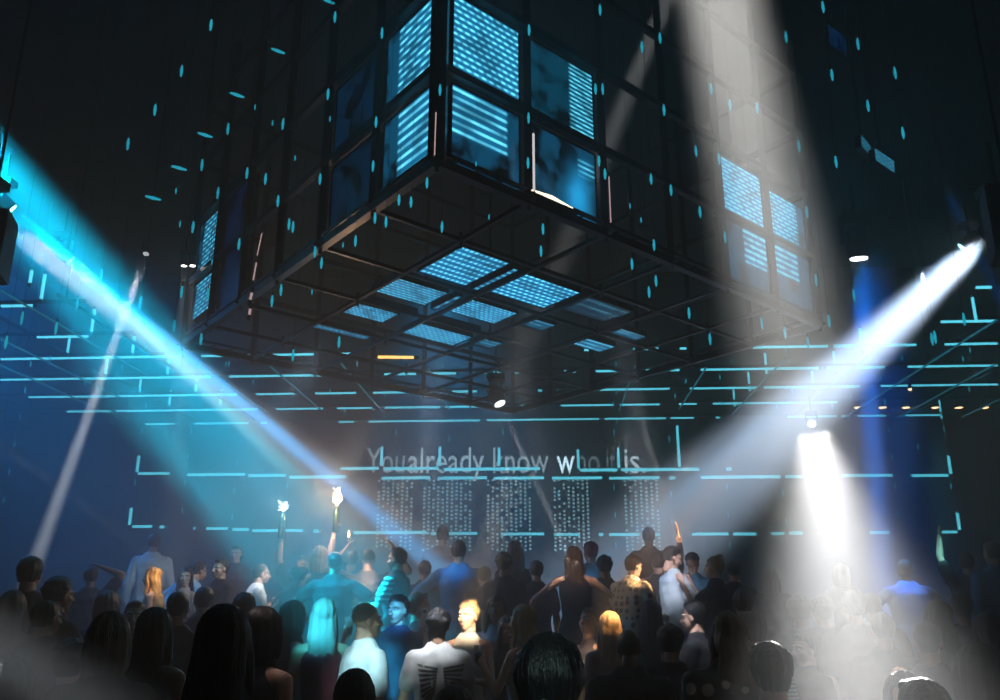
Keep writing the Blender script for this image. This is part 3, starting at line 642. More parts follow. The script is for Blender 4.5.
# ---- hair
def hair_template(kind):
    bm = bmesh.new()
    big = {'short': 1.0, 'fade': .96, 'buzz': .93, 'curly': 1.12, 'bald': .9}.get(kind, 1.04)
    ell(bm, (0, -.020, .034), (.083*big, .100*big, .094*big), seg=18)
    if kind in ('short', 'fade', 'curly'): ell(bm, (0, -.045, -.01), (.072*big, .070*big, .07), seg=14)
    if kind == 'short': loft(bm, [(-.035, .045, .098), (0, .052, .105), (.035, .043, .098)], [.016, .019, .015], 8)
    if kind == 'curly':
        rr = random.Random(3)
        for k in range(60):
            a, b_ = rr.uniform(0, 6.28), rr.uniform(.1, 1.5); d = V((math.cos(a)*math.sin(b_), math.sin(a)*math.sin(b_), math.cos(b_)))
            ell(bm, V((0, -.02, .03)) + V((d.x*.09, d.y*.105, d.z*.10)), (.02,)*3, seg=6)
    if kind in ('long', 'wavy'):
        n = -.46 if kind == 'long' else -.34
        loft(bm, [(0, -.03, .03), (0, -.055, -.08), (0, -.085, -.2), (0, -.10, n)], [(.088, .075), (.092, .06), (.10, .045), (.07, .022)], 16, updir=(0, 1, 0))
        for s in (-1, 1): loft(bm, [(s*.062, .025, .055), (s*.080, .018, -.03), (s*.088, .02, -.14), (s*.085, .03, -.28)], [.022, .022, .024, .014], 8)
    if kind == 'bob':
        loft(bm, [(0, -.02, .04), (0, -.035, -.06), (0, -.035, -.14)], [(.090, .092), (.098, .078), (.092, .06)], 16, updir=(0, 1, 0))
        for s in (-1, 1): loft(bm, [(s*.06, .035, .06), (s*.083, .025, -.03), (s*.080, .025, -.12)], [.02, .024, .018], 8)
    if kind == 'bun': ell(bm, (0, -.075, .115), (.042, .042, .038), seg=12); ell(bm, (0, -.05, .0), (.072, .065, .06), seg=12)
    if kind == 'pony': loft(bm, [(0, -.10, .07), (0, -.15, .03), (0, -.15, -.1), (0, -.13, -.25)], [.028, .035, .035, .012], 10)
    if kind == 'cap': ell(bm, (0, -.012, .045), (.088, .102, .088), seg=18)
    me = remesh(bm, .009, 2)
    b = bmesh.new(); b.from_mesh(me); bpy.data.meshes.remove(me)
    hl = .052 if kind not in ('short', 'fade', 'buzz') else .062
    def gone(c):
        x, y, z = c
        if kind == 'cap': return z < .028+.25*max(0, y)
        if kind in ('long', 'wavy', 'bob'): return y > .012 and z < .062-.9*max(0, .05-y) and abs(x) < .066 and y > .0+.2*abs(x)
        if kind == 'pony' and y < -.115: return False
        t = .066 if y > .04 else .066-1.45*(.04-y)
        return z < max(t, -.055 if kind != 'buzz' else -.04)
    dele = [v for v in b.verts if gone(v.co)]
    bmesh.ops.delete(b, geom=dele, context='VERTS')
    for it in range(8):
        new = {}
        for v in b.verts:
            nb = [e_.other_vert(v) for e_ in v.link_edges if e_.is_boundary]
            if len(nb) >= 2: new[v] = v.co.lerp(sum((q.co for q in nb), V())/len(nb), .6)
        for v, c in new.items(): v.co = c
    if kind in ('short', 'fade', 'buzz', 'curly', 'cap', 'bun'):
        for v in b.verts:
            k_ = max(0, .025-v.co.z)/.08; v.co.x *= 1-.16*k_; v.co.y = -.02+(v.co.y+.02)*(1-.14*k_)
    if kind in ('long', 'wavy', 'bob', 'pony', 'bun', 'short'):
        for v in b.verts:
            a = math.atan2(v.co.x, v.co.y+.03); v.co += v.normal*(.0022*math.sin(a*34+v.co.z*14)+.003*math.sin(a*11))
            if kind == 'wavy': v.co.x += .006*math.sin(v.co.z*42); v.co.y += .006*math.cos(v.co.z*37)
    if kind == 'cap': loft(b, [(-.045, .07, .042), (0, .115, .03), (.045, .07, .042)], [(.006, .03)]*3, 8)
    return setmi(raw(b), 0)
HAIR = {k: hair_template(k) for k in ('short', 'fade', 'buzz', 'curly', 'long', 'wavy', 'bob', 'bun', 'pony', 'cap')}

SKIN = {'light': mat('skin_light', (.55, .33, .24), .5, bump=.08, bscale=60), 'tan': mat('skin_tan', (.36, .20, .13), .5, bump=.08, bscale=60), 'dark': mat('skin_dark', (.12, .065, .045), .5, bump=.08, bscale=60)}
LIP = mat('lips', (.32, .09, .08), .4); EYE = mat('eye_white', (.7, .7, .7), .2); PUP = mat('pupil', (.01, .008, .006), .1)
HC = {'black': mat('hair_black', (.008, .007, .008), .38, bump=.5, bscale=30, stretch=(6, 6, .6)), 'brown': mat('hair_brown', (.045, .022, .012), .42, bump=.5, bscale=30, stretch=(6, 6, .6), var=.4),
      'blond': mat('hair_blond', (.42, .27, .12), .45, bump=.5, bscale=30, stretch=(6, 6, .6), var=.45), 'grey': mat('hair_grey', (.20, .18, .17), .5, bump=.5, bscale=30, stretch=(6, 6, .6), var=.3), 'red': mat('hair_red', (.18, .03, .03), .45, bump=.5, bscale=30, stretch=(6, 6, .6))}
def cloth(c, nm=None):
    return mat('cloth_%s' % (nm or '_'.join('%02d' % int(x*99) for x in c)), c, .8, bump=.35, bscale=9, spec=.2)
def stripes(name, a, b, sc_=9, axis='Z', thr=.5, side=0):
    mt, N, L = nodes(name); bs = N['Principled BSDF']; tc = N.new('ShaderNodeTexCoord'); w_ = N.new('ShaderNodeTexWave')
    w_.bands_direction = axis; w_.inputs['Scale'].default_value = sc_; w_.inputs['Distortion'].default_value = .4
    L.new(tc.outputs['Object'], w_.inputs[0]); cr = N.new('ShaderNodeValToRGB'); cr.color_ramp.interpolation = 'CONSTANT'
    cr.color_ramp.elements[0].color = (*a, 1); cr.color_ramp.elements[1].position = thr; cr.color_ramp.elements[1].color = (*b, 1)
    if side:                                   # stripes on the sleeves only
        sx = N.new('ShaderNodeSeparateXYZ'); L.new(tc.outputs['Object'], sx.inputs[0]); ab = N.new('ShaderNodeMath'); ab.operation = 'ABSOLUTE'; L.new(sx.outputs[0], ab.inputs[0])
        gt = N.new('ShaderNodeMath'); gt.operation = 'GREATER_THAN'; L.new(ab.outputs[0], gt.inputs[0]); gt.inputs[1].default_value = side
        mu = N.new('ShaderNodeMath'); mu.operation = 'MULTIPLY'; L.new(w_.outputs['Fac'], mu.inputs[0]); L.new(gt.outputs[0], mu.inputs[1]); L.new(mu.outputs[0], cr.inputs[0])
    else: L.new(w_.outputs['Fac'], cr.inputs[0])
    L.new(cr.outputs[0], bs.inputs['Base Color']); bs.inputs['Roughness'].default_value = .8; return mt
def checks(name, a, b, sc_=14):
    mt, N, L = nodes(name); bs = N['Principled BSDF']; tc = N.new('ShaderNodeTexCoord'); vo = N.new('ShaderNodeTexVoronoi'); vo.inputs['Scale'].default_value = sc_
    vo.inputs['Randomness'].default_value = .35; L.new(tc.outputs['Object'], vo.inputs['Vector']); cr = N.new('ShaderNodeValToRGB'); cr.color_ramp.interpolation = 'CONSTANT'
    cr.color_ramp.elements[0].color = (*b, 1); cr.color_ramp.elements[1].position = .38; cr.color_ramp.elements[1].color = (*a, 1)
    L.new(vo.outputs['Distance'], cr.inputs[0]); L.new(cr.outputs[0], bs.inputs['Base Color']); bs.inputs['Roughness'].default_value = .8; return mt

ARMS = {  # (upper arm direction, forearm direction, hand) in the body frame: x outward, y forward, z up
 'down': ((.18, -.02, -1), (.10, .25, -1), 'relax'), 'hang': ((.25, -.05, -1), (.05, .5, -.9), 'relax'),
 'fwd': ((.25, .35, -.9), (-.25, 1, .1), 'grip'), 'drink': ((.35, .3, -.9), (-.35, .65, .75), 'grip'),
 'phone': ((.35, .75, -.5), (-.15, .45, 1), 'grip'), 'up': ((.35, .15, 1), (-.05, .1, 1), 'open'),
 'upgrip': ((.30, .2, 1), (-.1, .15, 1), 'grip'), 'halfup': ((.9, .2, .05), (-.1, .25, 1), 'open'),
 'bend': ((.6, .1, .8), (-.9, .2, .35), 'relax'), 'head': ((.75, .35, .75), (-.75, -.1, .6), 'relax'),
 'cross': ((.2, .35, -.9), (-1, .45, .25), 'relax'), 'side': ((.8, .1, -.6), (.5, .3, -.8), 'relax'), 'point': ((.3, 1, -.15), (.0, 1, .1), 'open'),
 'wide': ((1, .1, .15), (.7, .2, .75), 'open')}
OUT = []; PLOG = []; PLACED = []
def person(px, ytop, Y, face, label, hair='short', hc='black', skin='tan', fem=0, top='tee', tc=(.02, .02, .022), legs=None, L='down', Rr='down', lean=0, roll=0, nod=0, turn=0, H=None, wide=1.0, grp=None, bz=None, topm=None):
    bz0 = base_z(Y) if bz is None else bz
    for dY in sorted([k*.08 for k in range(-14, 15)], key=abs):
        Q = at(px, ytop, Y+dY); zz_ = bz0
        if Y+dY < 1.5 or (bz is None and base_z(Y+dY) != bz0) or (8.6-.28 < Y+dY < 8.6+.28) or (10.7-.28 < Y+dY < 10.7+.28): continue
        if all(math.hypot(Q.x-a_[0], Q.y-a_[1]) > .52 for a_ in PLACED): Y += dY; break
    P = at(px, ytop, Y); PLACED.append((P.x, P.y))
    z0 = base_z(Y) if bz is None else bz
    h = (P.z - z0 - .012)/max(.6, math.cos(R(lean))**.6); h0 = h
    if H: h = H
    s = h/1.76
    PLOG.append((px, ytop, round(Y, 2), label[:50])); OUT.append((px, ytop, round(Y, 1), round(h, 2)))
    b = empty('t') if False else None
    W = (1.0 if not fem else .88)*wide
    # frames
    pel = V((0, 0, .93)); U = Matrix.Translation(pel) @ Matrix.Rotation(R(-lean), 4, 'X') @ Matrix.Rotation(R(roll), 4, 'Y') @ Matrix.Translation(-pel)
    u = lambda x, y, z: U @ V((x, y, z))
    def torso(bm, g=0., top_=True, lo=.86, shoulders=True):
        zz = [(.86, .160, .112), (.95, .165 if fem else .160, .118), (1.06, .128 if fem else .142, .096), (1.18, .142 if fem else .158, .108), (1.30, .158 if fem else .180, .118), (1.40, .150 if fem else .178, .105), (1.45, .105, .075)]
        if not top_: zz = zz[:2]
        zz = [q for q in zz if q[0] >= lo]
        loft(bm, [u(0, .006*(k == 4), q[0]) for k, q in enumerate(zz)], [((q[1]*W+g), (q[2]+g)) for q in zz], 18, updir=(U.to_3x3() @ V((0, 1, 0))))
    def limb(bm, pts, rad, g=0.): loft(bm, pts, [r+g for r in rad], 10)
    sh, el, wr, hd = {}, {}, {}, {}
    for sd, pose in ((-1, L), (1, Rr)):
        ua, fa, hn = ARMS[pose] if isinstance(pose, str) else pose
        q = U.to_3x3() if pose not in ('up', 'upgrip') else Matrix.Identity(3)
        ua = q @ V((ua[0]*sd, ua[1], ua[2])).normalized(); fa = q @ V((fa[0]*sd, fa[1], fa[2])).normalized()
        lift = .05*max(0, ua.z)
        sh[sd] = u(sd*(.168 if fem else .186)*wide, 0, 1.405+lift); el[sd] = sh[sd]+ua*.285; wr[sd] = el[sd]+fa*.255; hd[sd] = (fa, hn)
    AR = (.046, .040, .034) if fem else (.056, .048, .041); FR = (.038, .037, .024) if fem else (.044, .043, .028)
    lg = {}
    for sd in (-1, 1):
        st = .03+.02*((px*7) % 3)
        lg[sd] = (V((sd*.092, 0, .90)), V((sd*(.10+st*.6), .02, .50)), V((sd*(.10+st), -.02, .09)), V((sd*(.11+st), .10, .035)))
    bm = bmesh.new(); torso(bm)
    if fem:
        for sd in (-1, 1): ell(bm, u(sd*.072, .095, 1.27), (.062, .055, .062), seg=12)
    loft(bm, [u(0, -.012, 1.40), u(0, -.005, 1.47), u(0, .005, 1.55)], [.075, .052, .050] if fem else [.085, .060, .056], 14)
    for sd in (-1, 1):
        loft(bm, [u(sd*.06, -.01, 1.435), (u(sd*.12, -.01, 1.42)+sh[sd]*0), sh[sd]], [.05, .056 if not fem else .046, AR[0]*1.1], 10)
        limb(bm, [sh[sd], sh[sd].lerp(el[sd], .45), el[sd]], AR); limb(bm, [el[sd], el[sd].lerp(wr[sd], .3), wr[sd]], FR)
        a, k_, an, to = lg[sd]
        limb(bm, [a, a.lerp(k_, .5), k_], (.088, .074, .054)); limb(bm, [k_, k_.lerp(an, .3), an], (.052, .056, .036)); loft(bm, [an, V((an.x, an.y+.03, .05)), to], [.038, .04, .03], 8)
    body = setmi(raw_m(remesh(bm, .0155, 3)), 0)
    ps = [body]
    hz = 1.76-.118
    HM = U @ Matrix.Translation((0, .012, hz)) @ Matrix.Rotation(R(turn), 4, 'Z') @ Matrix.Rotation(R(-nod + lean*.6), 4, 'X')
    ps += [xf(p_, HM) for p_ in HEAD[fem]]
    for sd in (-1, 1):
        fa, hn = hd[sd]; z = fa.normalized()
        y = V((-sd, .25, 0)) if abs(z.z) > .5 else V((-sd*.5, 0, -1)) if hn != 'grip' else V((-sd, 0, 0))
        y = (y - z*y.dot(z)).normalized(); x = y.cross(z)
        M = Matrix((x, y, z)).transposed().to_4x4()
        # thumb points forward / up: mirror so it leaves on the correct side
        fl = 1 if (x.y + x.z) > 0 else -1
        M = Matrix.Translation(wr[sd]+z*.02) @ M @ Matrix.Diagonal((fl, 1, 1, 1)) @ Matrix.Scale(1.0 if not fem else .9, 4)
        pc = xf(HAND[hn], M)
        if fl < 0: pc = (pc[0], [f[::-1] for f in pc[1]], pc[2])
        ps.append(pc)
    me = build('person', ps, [SKIN[skin], LIP, EYE, PUP, HC.get(hc, HC['black'])])
    o = link('person', me, None); ang = R(face)
    # put the top of the head at the pixel
    Z = Matrix.Rotation(ang, 4, 'Z') @ Matrix.Scale(s, 4)
    ht = Z @ (HM @ V((0, 0, .12)))
    o.location = V((P.x-ht.x, P.y-ht.y, z0)); o.rotation_euler = (0, 0, ang); o.scale = (s, s, s)
    tag(o, label, 'person', grp)
    if hair and hair != 'bald':
        hm = build('hair', [xf(HAIR[hair], HM)], [HC[hc] if hair != 'cap' else cloth((.05, .05, .06))]); ho = link('hair' if hair != 'cap' else 'cap', hm, None, o)
    # clothes
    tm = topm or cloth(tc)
    g = .012
    bm = bmesh.new()
    if top != 'bare':
        torso(bm, g+(.012 if top in ('tee', 'long', 'shirt') else 0), lo=.86)
        if fem:
            for sd in (-1, 1): ell(bm, u(sd*.072, .095, 1.27), (.062+g, .055+g, .062+g), seg=12)
        for sd in (-1, 1):
            if top != 'tank' and top != 'dress': loft(bm, [u(sd*.05, -.01, 1.425), u(sd*.12, -.01, 1.42), sh[sd]], [.055, .062 if not fem else .052, AR[0]*1.1+g], 10)
            else: loft(bm, [u(sd*.09, .075, 1.34), u(sd*.1, .0, 1.475), u(sd*.09, -.09, 1.34)], [.014]*3, 8)
            if top == 'tee': e_ = sh[sd].lerp(el[sd], .62); loft(bm, [sh[sd], e_], [AR[0]+g, AR[1]+g+.016], 12)
            if top in ('long', 'shirt'):
                loft(bm, [sh[sd], sh[sd].lerp(el[sd], .5), el[sd]], [AR[0]+g, AR[1]+g+.006, AR[2]+g+.006], 12)
                loft(bm, [el[sd], el[sd].lerp(wr[sd], .5), el[sd].lerp(wr[sd], .93)], [FR[0]+g+.006, FR[1]+g, FR[2]+g+.004], 12)
        if top in ('tee', 'long', 'shirt', 'tank'): loft(bm, [u(0, 0, .88), u(0, 0, .80)], [(.168*W+g, .125), (.176*W+g, .13)], 16, updir=(0, 1, 0))
        if top == 'dress': loft(bm, [u(0, 0, .95), V((0, 0, .8)), V((0, 0, .52))], [(.17, .13), (.185, .15), (.17, .15)], 16, updir=(0, 1, 0))
        sm_ = setmi(raw_m(remesh(bm, .016, 3)), 0)
        co = sm_[0]; n = len(co); r_ = .004*np.sin(co[:, 2]*38+co[:, 0]*25+px)*np.cos(co[:, 0]*31-co[:, 2]*17); c_ = co.copy(); c_[:, 1] += r_*1.2; sm_ = (c_, sm_[1], sm_[2])
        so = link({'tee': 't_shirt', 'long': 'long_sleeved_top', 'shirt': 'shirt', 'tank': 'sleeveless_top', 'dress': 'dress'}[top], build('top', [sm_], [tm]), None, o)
        o['t'] = 0; del o['t']
    else: so = None
    if top == 'shirt' or top == 'tee':
        bm = bmesh.new(); c0 = u(0, .0, 1.468)
        loft(bm, [c0-V((0, 0, .01)), c0+V((0, 0, .018 if top == 'tee' else .04))], [(.066, .066), (.062, .06)], 16, cap=False, ends=False, updir=(0, 1, 0))
        link('collar', build('collar', [setmi(raw(bm), 0)], [tm]), None, o)
    bm = bmesh.new()
    if top != 'dress':
        loft(bm, [u(0, 0, .97), V((0, 0, .86))], [(.166*W+g*.6, .122), (.16*W+g, .125)], 16, updir=(0, 1, 0))
        for sd in (-1, 1):
            a, k_, an, to = lg[sd]
            loft(bm, [a, a.lerp(k_, .5), k_], [.094, .088, .07], 10); loft(bm, [k_, an-V((0, 0, .0))], [.068, .055], 10)
        link('trousers', build('trousers', [setmi(raw_m(remesh(bm, .022, 2)), 0)], [cloth(legs or (.018, .02, .03))]), None, o)
    else: bm.free()
    for sd in (-1, 1):
        bm = bmesh.new(); a, k_, an, to = lg[sd]
        loft(bm, [V((an.x, an.y-.035, .045)), V((an.x, an.y+.04, .045)), V((to.x, to.y+.05, .035))], [(.042, .045), (.046, .043), (.038, .032)], 12, updir=(0, 0, 1))
        link('shoe', build('shoe', [setmi(raw(bm), 0)], [mat('shoe_leather', (.02, .018, .018), .4)]), None, o)
    o2w = Matrix.Translation(o.location) @ Z
    info = dict(o=o, wr={k: o2w @ (wr[k]+hd[k][0].normalized()*.10) for k in wr}, dir={k: (Z.to_3x3() @ hd[k][0]).normalized() for k in wr}, top=so, M=o2w, u=U, s=s)
    return info
def decal(info, me, name, m, pos, back=True, tgt_=None):
    """lay flat lettering/shape onto the shirt: me in XZ-free local XY plane, centred"""
    so = tgt_ or info['top']; bvh = BVHTree.FromPolygons([v.co for v in so.data.vertices], [p.vertices for p in so.data.polygons])
    bm = bmesh.new(); bm.from_mesh(me); bmesh.ops.triangulate(bm, faces=bm.faces[:]); bmesh.ops.subdivide_edges(bm, edges=[e for e in bm.edges if e.calc_length() > .04], cuts=1)
    sg = -1 if back else 1
    for v in bm.verts:
        X = v.co.x*(-sg)*-1 if back else -v.co.x
        q = info['u'] @ V((X + pos[0], sg*.6, v.co.y + pos[1])); d = info['u'].to_3x3() @ V((0, -sg, 0))
        hit = bvh.ray_cast(q, d, 2)
        v.co = (hit[0] - d*.005) if hit[0] else (q + d*.46)
    return obj(name, bm, m, info['o'])

N_ = person
pp = {}
# ---- left
N_(155, 533, 11.6, 20, 'man seen from behind in a loose white shirt under the lowest light bar', tc=(.45, .52, .55), top='shirt', L='hang', Rr='hang')
N_(203, 549, 10.4, -35, 'person in a pale blue top bending right behind the woman in the pink vest', tc=(.30, .42, .48), lean=34, hair='short', L='side', Rr='side', H=1.76)
N_(187, 567, 9.9, 160, 'woman with long black hair in a pale pink vest, facing the viewer on the left', fem=1, hair='long', skin='light', top='tank', tc=(.50, .34, .32), L='cross', Rr='hang', turn=30)
gold = N_(152, 567, 9.3, 95, 'dancing woman lit gold with one arm arched over her head at left', fem=1, hair='wavy', hc='blond', skin='light', top='dress', tc=(.35, .2, .08), L='down', Rr=((.9, .3, .55), (.55, .2, -.25), 'relax'), lean=10)
N_(33, 556, 7.4, 10, 'shadowed person at the left edge holding one arm up', hair='short', L='halfup', Rr='down')
N_(62, 578, 7.4, -30, 'shadowed person between the left edge and the bright dancer', hair='curly', L='down', Rr='drink')
N_(92, 566, 9.0, 30, 'shadowed person raising a curved arm beside the left thin beam', Rr='bend', hair='short')
N_(112, 611, 3.9, 15, 'grey-haired head and back of a person close to the viewer at lower left', hair='bob', hc='grey', fem=1, top='tee', tc=(.03, .03, .03))
N_(158, 607, 4.8, -10, 'dark long-haired woman from behind next to the grey-haired one', hair='long', fem=1, top='tank', skin='tan')
N_(136, 600, 7.4, 200, 'man in a grey t-shirt half hidden behind the two dark heads at lower left', tc=(.22, .26, .27))
N_(227, 604, 2.95, 5, 'big dark silhouette of a long-haired woman close to the viewer, left of centre', hair='long', fem=1, top='tee', wide=1.0)
N_(266, 606, 4.6, -25, 'woman with bare pink-lit shoulders just right of the biggest long-haired silhouette', hair='bob', fem=1, skin='light', top='tank', L='hang', Rr='hang')
N_(237, 545, 11.3, 180, 'dim purple-faced person standing behind the man in the white t-shirt', skin='light', tc=(.06, .05, .08))
N_(221, 558, 10.2, 150, 'dim person at the back left between the bending person and the purple-faced one', skin='light')
N_(263, 563, 9.2, -60, 'man in a white t-shirt facing right with a hand near his chin', tc=(.62, .62, .60), skin='tan', hair='fade', Rr='drink', L='drink', hc='brown', lean=10, wide=1.05)
b1 = N_(281, 552, 9.9, 180, 'waiter hidden in haze holding the bottle with the left-hand sparkler', skin='tan', tc=(.02, .02, .03), Rr='up', L='down', H=1.66)
# ---- centre left
N_(320, 546, 9.6, 20, 'blond woman seen from behind in warm light, left of the raised sparkler', fem=1, hair='bob', hc='blond', skin='light', top='tank', tc=(.05, .04, .04), L='hang')
N_(336, 551, 9.0, 0, 'broad-backed man with a flat black haircut and teal-lit dark shirt, below the raised sparkler', hair='fade', top='tee', tc=(.008, .012, .015), wide=1.12, L='side', Rr='side')
b2 = N_(352, 549, 9.9, 0, 'person holding the brightest sparkler high above the crowd', skin='light', tc=(.12, .11, .12), L='upgrip', Rr='down', hair='short', hc='brown')
b3 = N_(369, 548, 9.2, 0, 'man with both bare arms raised in warm light, back turned, wearing a printed dark t-shirt', skin='light', tc=(.06, .05, .05), L=((.8, .1, .3), (-.7, .1, 1), 'open'), Rr=((.8, .1, .3), (-.7, .1, 1), 'open'), hair='buzz', hc='brown')
N_(397, 547, 9.4, 75, 'man in profile in a dark shirt with white striped sleeves, right of the raised arms', skin='light', L='fwd', Rr='fwd', topm=stripes('sleeve_stripes', (.03, .03, .035), (.6, .6, .62), 6, 'Z', .62, .2), hair='short')
N_(443, 526, 12.6, 0, 'tall dark figure from behind in front of the second light curtain', hair='short')
N_(459, 540, 9.9, 0, 'man in a plain blue long-sleeved top seen from behind, arms hanging away from his sides', hc='brown', top='long', tc=(.02, .17, .34), L='side', Rr='side', wide=1.08)
N_(484, 566, 9.5, 20, 'dark figure between the man in blue and the bare-armed group', tc=(.02, .02, .025))
N_(515, 541, 10.4, 0, 'dark-haired woman at the back, right of the man in blue', fem=1, hair='long', top='long')
N_(505, 553, 9.6, -20, 'dark figure in front of the middle light curtain', hair='curly')
N_(536, 560, 9.3, 15, 'dark figure left of the bare-armed woman in the black top', hair='short')
N_(497, 594, 8.0, 170, 'dim person in a long white sleeved top behind the blond drinker', fem=1, hair='long', top='long', tc=(.40, .45, .5), L='hang', Rr='hang')
# ---- front centre
drk = N_(296, 600, 7.0, -50, 'woman with a cyan-lit black bob holding a glass, left of the long pale hair', fem=1, hair='bob', top='tank', skin='light', Rr='phone', L='hang')
N_(325, 598, 7.0, 15, 'woman with long hair glowing cyan seen from behind, in a dark red dress', fem=1, hair='long', hc='grey', top='dress', tc=(.12, .02, .03))
N_(368, 601, 6.5, -55, 'man in a white t-shirt tinted cyan seen from behind, head in the cyan beam', tc=(.70, .72, .74), skin='tan', hair='buzz', hc='brown', wide=1.1, L='hang', Rr='hang')
N_(398, 594, 7.6, 168, 'bearded man in a navy t-shirt facing the viewer with blue light on his face', tc=(.03, .07, .13), skin='light', turn=-10, wide=1.05)
N_(420, 592, 8.25, -75, 'brown-haired man in profile wearing black with a white collar, behind the bearded man', tc=(.015, .015, .018), top='shirt', hc='brown', skin='light')
wing = N_(439, 609, 6.8, 3, 'dark-haired man in a light grey t-shirt with a black wing printed on the back', tc=(.55, .55, .54), hair='curly', L='hang', Rr='hang', wide=1.0)
ph = N_(468, 600, 8.2, 165, 'blond woman in a white off-shoulder top and gold trousers holding up a phone', fem=1, hair='bun', hc='blond', skin='light', top='tank', tc=(.8, .74, .66), legs=(.45, .33, .1), Rr='phone', L='fwd', turn=-12)
N_(356, 668, 3.6, 0, 'short person with sleek black hair at the bottom edge, below the white t-shirt', fem=1, hair='long', bz=0)
N_(455, 684, 3.6, 0, 'top of a head with smooth grey-blue hair at the bottom edge below the wing print', fem=1, hair='bob', hc='grey', bz=0)
g11 = N_(522, 604, 6.8, 62, 'woman with blond-streaked hair facing left with a drink, lit warm from behind', fem=1, hair='wavy', hc='blond', skin='light', top='tank', tc=(.25, .25, .27), L='drink', Rr='hang')
N_(508, 615, 7.6, 200, 'dark-clothed person just left of the woman with blond streaks', fem=1, hair='long', skin='light')
big = N_(550, 631, 2.05, -8, 'huge dark back of the head closest to the viewer, bottom centre', hair='short', skin='tan', tc=(.015, .03, .035), wide=1.05)
N_(590, 607, 7.9, 120, 'woman with dark pulled-back hair, face and shoulder blown out by warm light', fem=1, hair='bun', skin='light', top='tank', nod=-15, L='drink', turn=25)
N_(609, 611, 7.9, 10, 'woman with long straight blond hair and tanned bare shoulder seen from behind', fem=1, hair='long', hc='blond', skin='tan', top='tank', tc=(.3, .18, .1))
N_(628, 628, 5.6, 0, 'man with a shaved dark head and black shirt, right of the closest head', hair='buzz', wide=1.15, skin='dark', tc=(.015, .015, .018))
# ---- centre right
N_(574, 546, 9.2, 0, 'woman in a sleeveless black top from behind with bare arms, under the fourth light curtain', fem=1, hair='wavy', hc='brown', skin='light', top='tank', L='side', Rr='side', wide=1.15)
N_(590, 541, 10.4, 20, 'person with dim reddish hair just right of the bare-armed woman', hair='short', hc='red', fem=1)
N_(604, 556, 9.6, 10, 'dark figure between the bare-armed woman and the patterned shirt', hair='curly')
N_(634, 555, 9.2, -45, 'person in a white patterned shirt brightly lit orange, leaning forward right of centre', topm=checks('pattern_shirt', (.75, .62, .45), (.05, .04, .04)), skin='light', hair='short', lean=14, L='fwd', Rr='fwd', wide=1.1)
N_(648, 527, 12.4, 0, 'dark figure at the back in front of the last light curtain', hair='short')
N_(675, 546, 9.6, -70, 'bearded man in a pale blue shirt in profile looking up, arms folded', tc=(.50, .62, .68), skin='light', L='cross', Rr='cross', nod=18, hair='short')
hnd = N_(672, 552, 10.2, 0, 'person behind the bearded man raising one warm-lit hand', skin='light', Rr='up', L='down', tc=(.03, .03, .035))
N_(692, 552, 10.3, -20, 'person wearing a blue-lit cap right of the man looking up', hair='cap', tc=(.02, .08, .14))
N_(713, 556, 9.8, 70, 'blond person in profile holding a hand before the face, right of the blue cap', fem=1, hair='bun', hc='blond', skin='light', top='tee', L='phone', Rr='phone')
N_(733, 560, 10.2, 0, 'dark figure at the edge of the warm light, left of the white beam', hair='short')
jer = N_(692, 601, 7.4, 60, 'man in a black jersey numbered 23 in profile reaching to the left', skin='light', tc=(.012, .012, .014), L='fwd', Rr='point', lean=6)
N_(727, 611, 4.9, 10, 'long-haired person in a black top with pale leafy pattern, right of the numbered jersey', hair='wavy', hc='brown', topm=checks('leafy_top', (.012, .012, .014), (.35, .33, .30), 11), wide=1.15, top='long')
N_(750, 612, 5.8, 20, 'person in a blue and white striped top behind the dark head at lower right', topm=stripes('blue_stripes', (.015, .03, .06), (.12, .30, .45), 13), hair='short')
N_(767, 640, 3.3, 5, 'dark rounded head close to the viewer left of the white beam', hair='short', skin='tan')
N_(803, 632, 6.3, 110, 'dim face in profile just left of the foot of the white beam', skin='light', hair='short')
N_(798, 596, 7.6, 0, 'dark figure behind the dim profile near the white beam', hair='curly')
# ---- right
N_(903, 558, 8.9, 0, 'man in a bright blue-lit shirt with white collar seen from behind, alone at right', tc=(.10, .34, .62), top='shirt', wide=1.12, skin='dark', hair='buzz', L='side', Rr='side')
hr = N_(950, 552, 9.9, -25, 'person raising a cyan-lit arm near the right end of the wall bars', skin='light', L='upgrip', Rr='down', hair='short')
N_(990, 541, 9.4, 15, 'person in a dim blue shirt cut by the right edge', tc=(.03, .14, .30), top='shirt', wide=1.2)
N_(851, 590, 7.4, 0, 'shadowed figure inside the big white beam', hair='short')
N_(904, 670, 3.4, 170, 'dim pale-haired head low at right of the white beam', hair='bob', hc='grey', fem=1, skin='light')
N_(918, 676, 3.1, 10, 'brown-haired crown of a head at the bottom right', hair='short', hc='brown')
N_(973, 641, 3.5, 5, 'person in a pale grey top with both hands raised to the head, bottom right corner', top='long', tc=(.25, .28, .30), hair='bob', hc='brown', L=((.7, .3, -.35), (-.35, .15, 1), 'relax'), Rr=((.7, .3, -.35), (-.35, .15, 1), 'relax'), skin='light')
N_(880, 612, 6.4, 0, 'shadowed figure below the man in bright blue', hair='short', grp=None)
N_(935, 600, 7.2, 15, 'shadowed figure right of and below the man in bright blue', hair='wavy', fem=1)
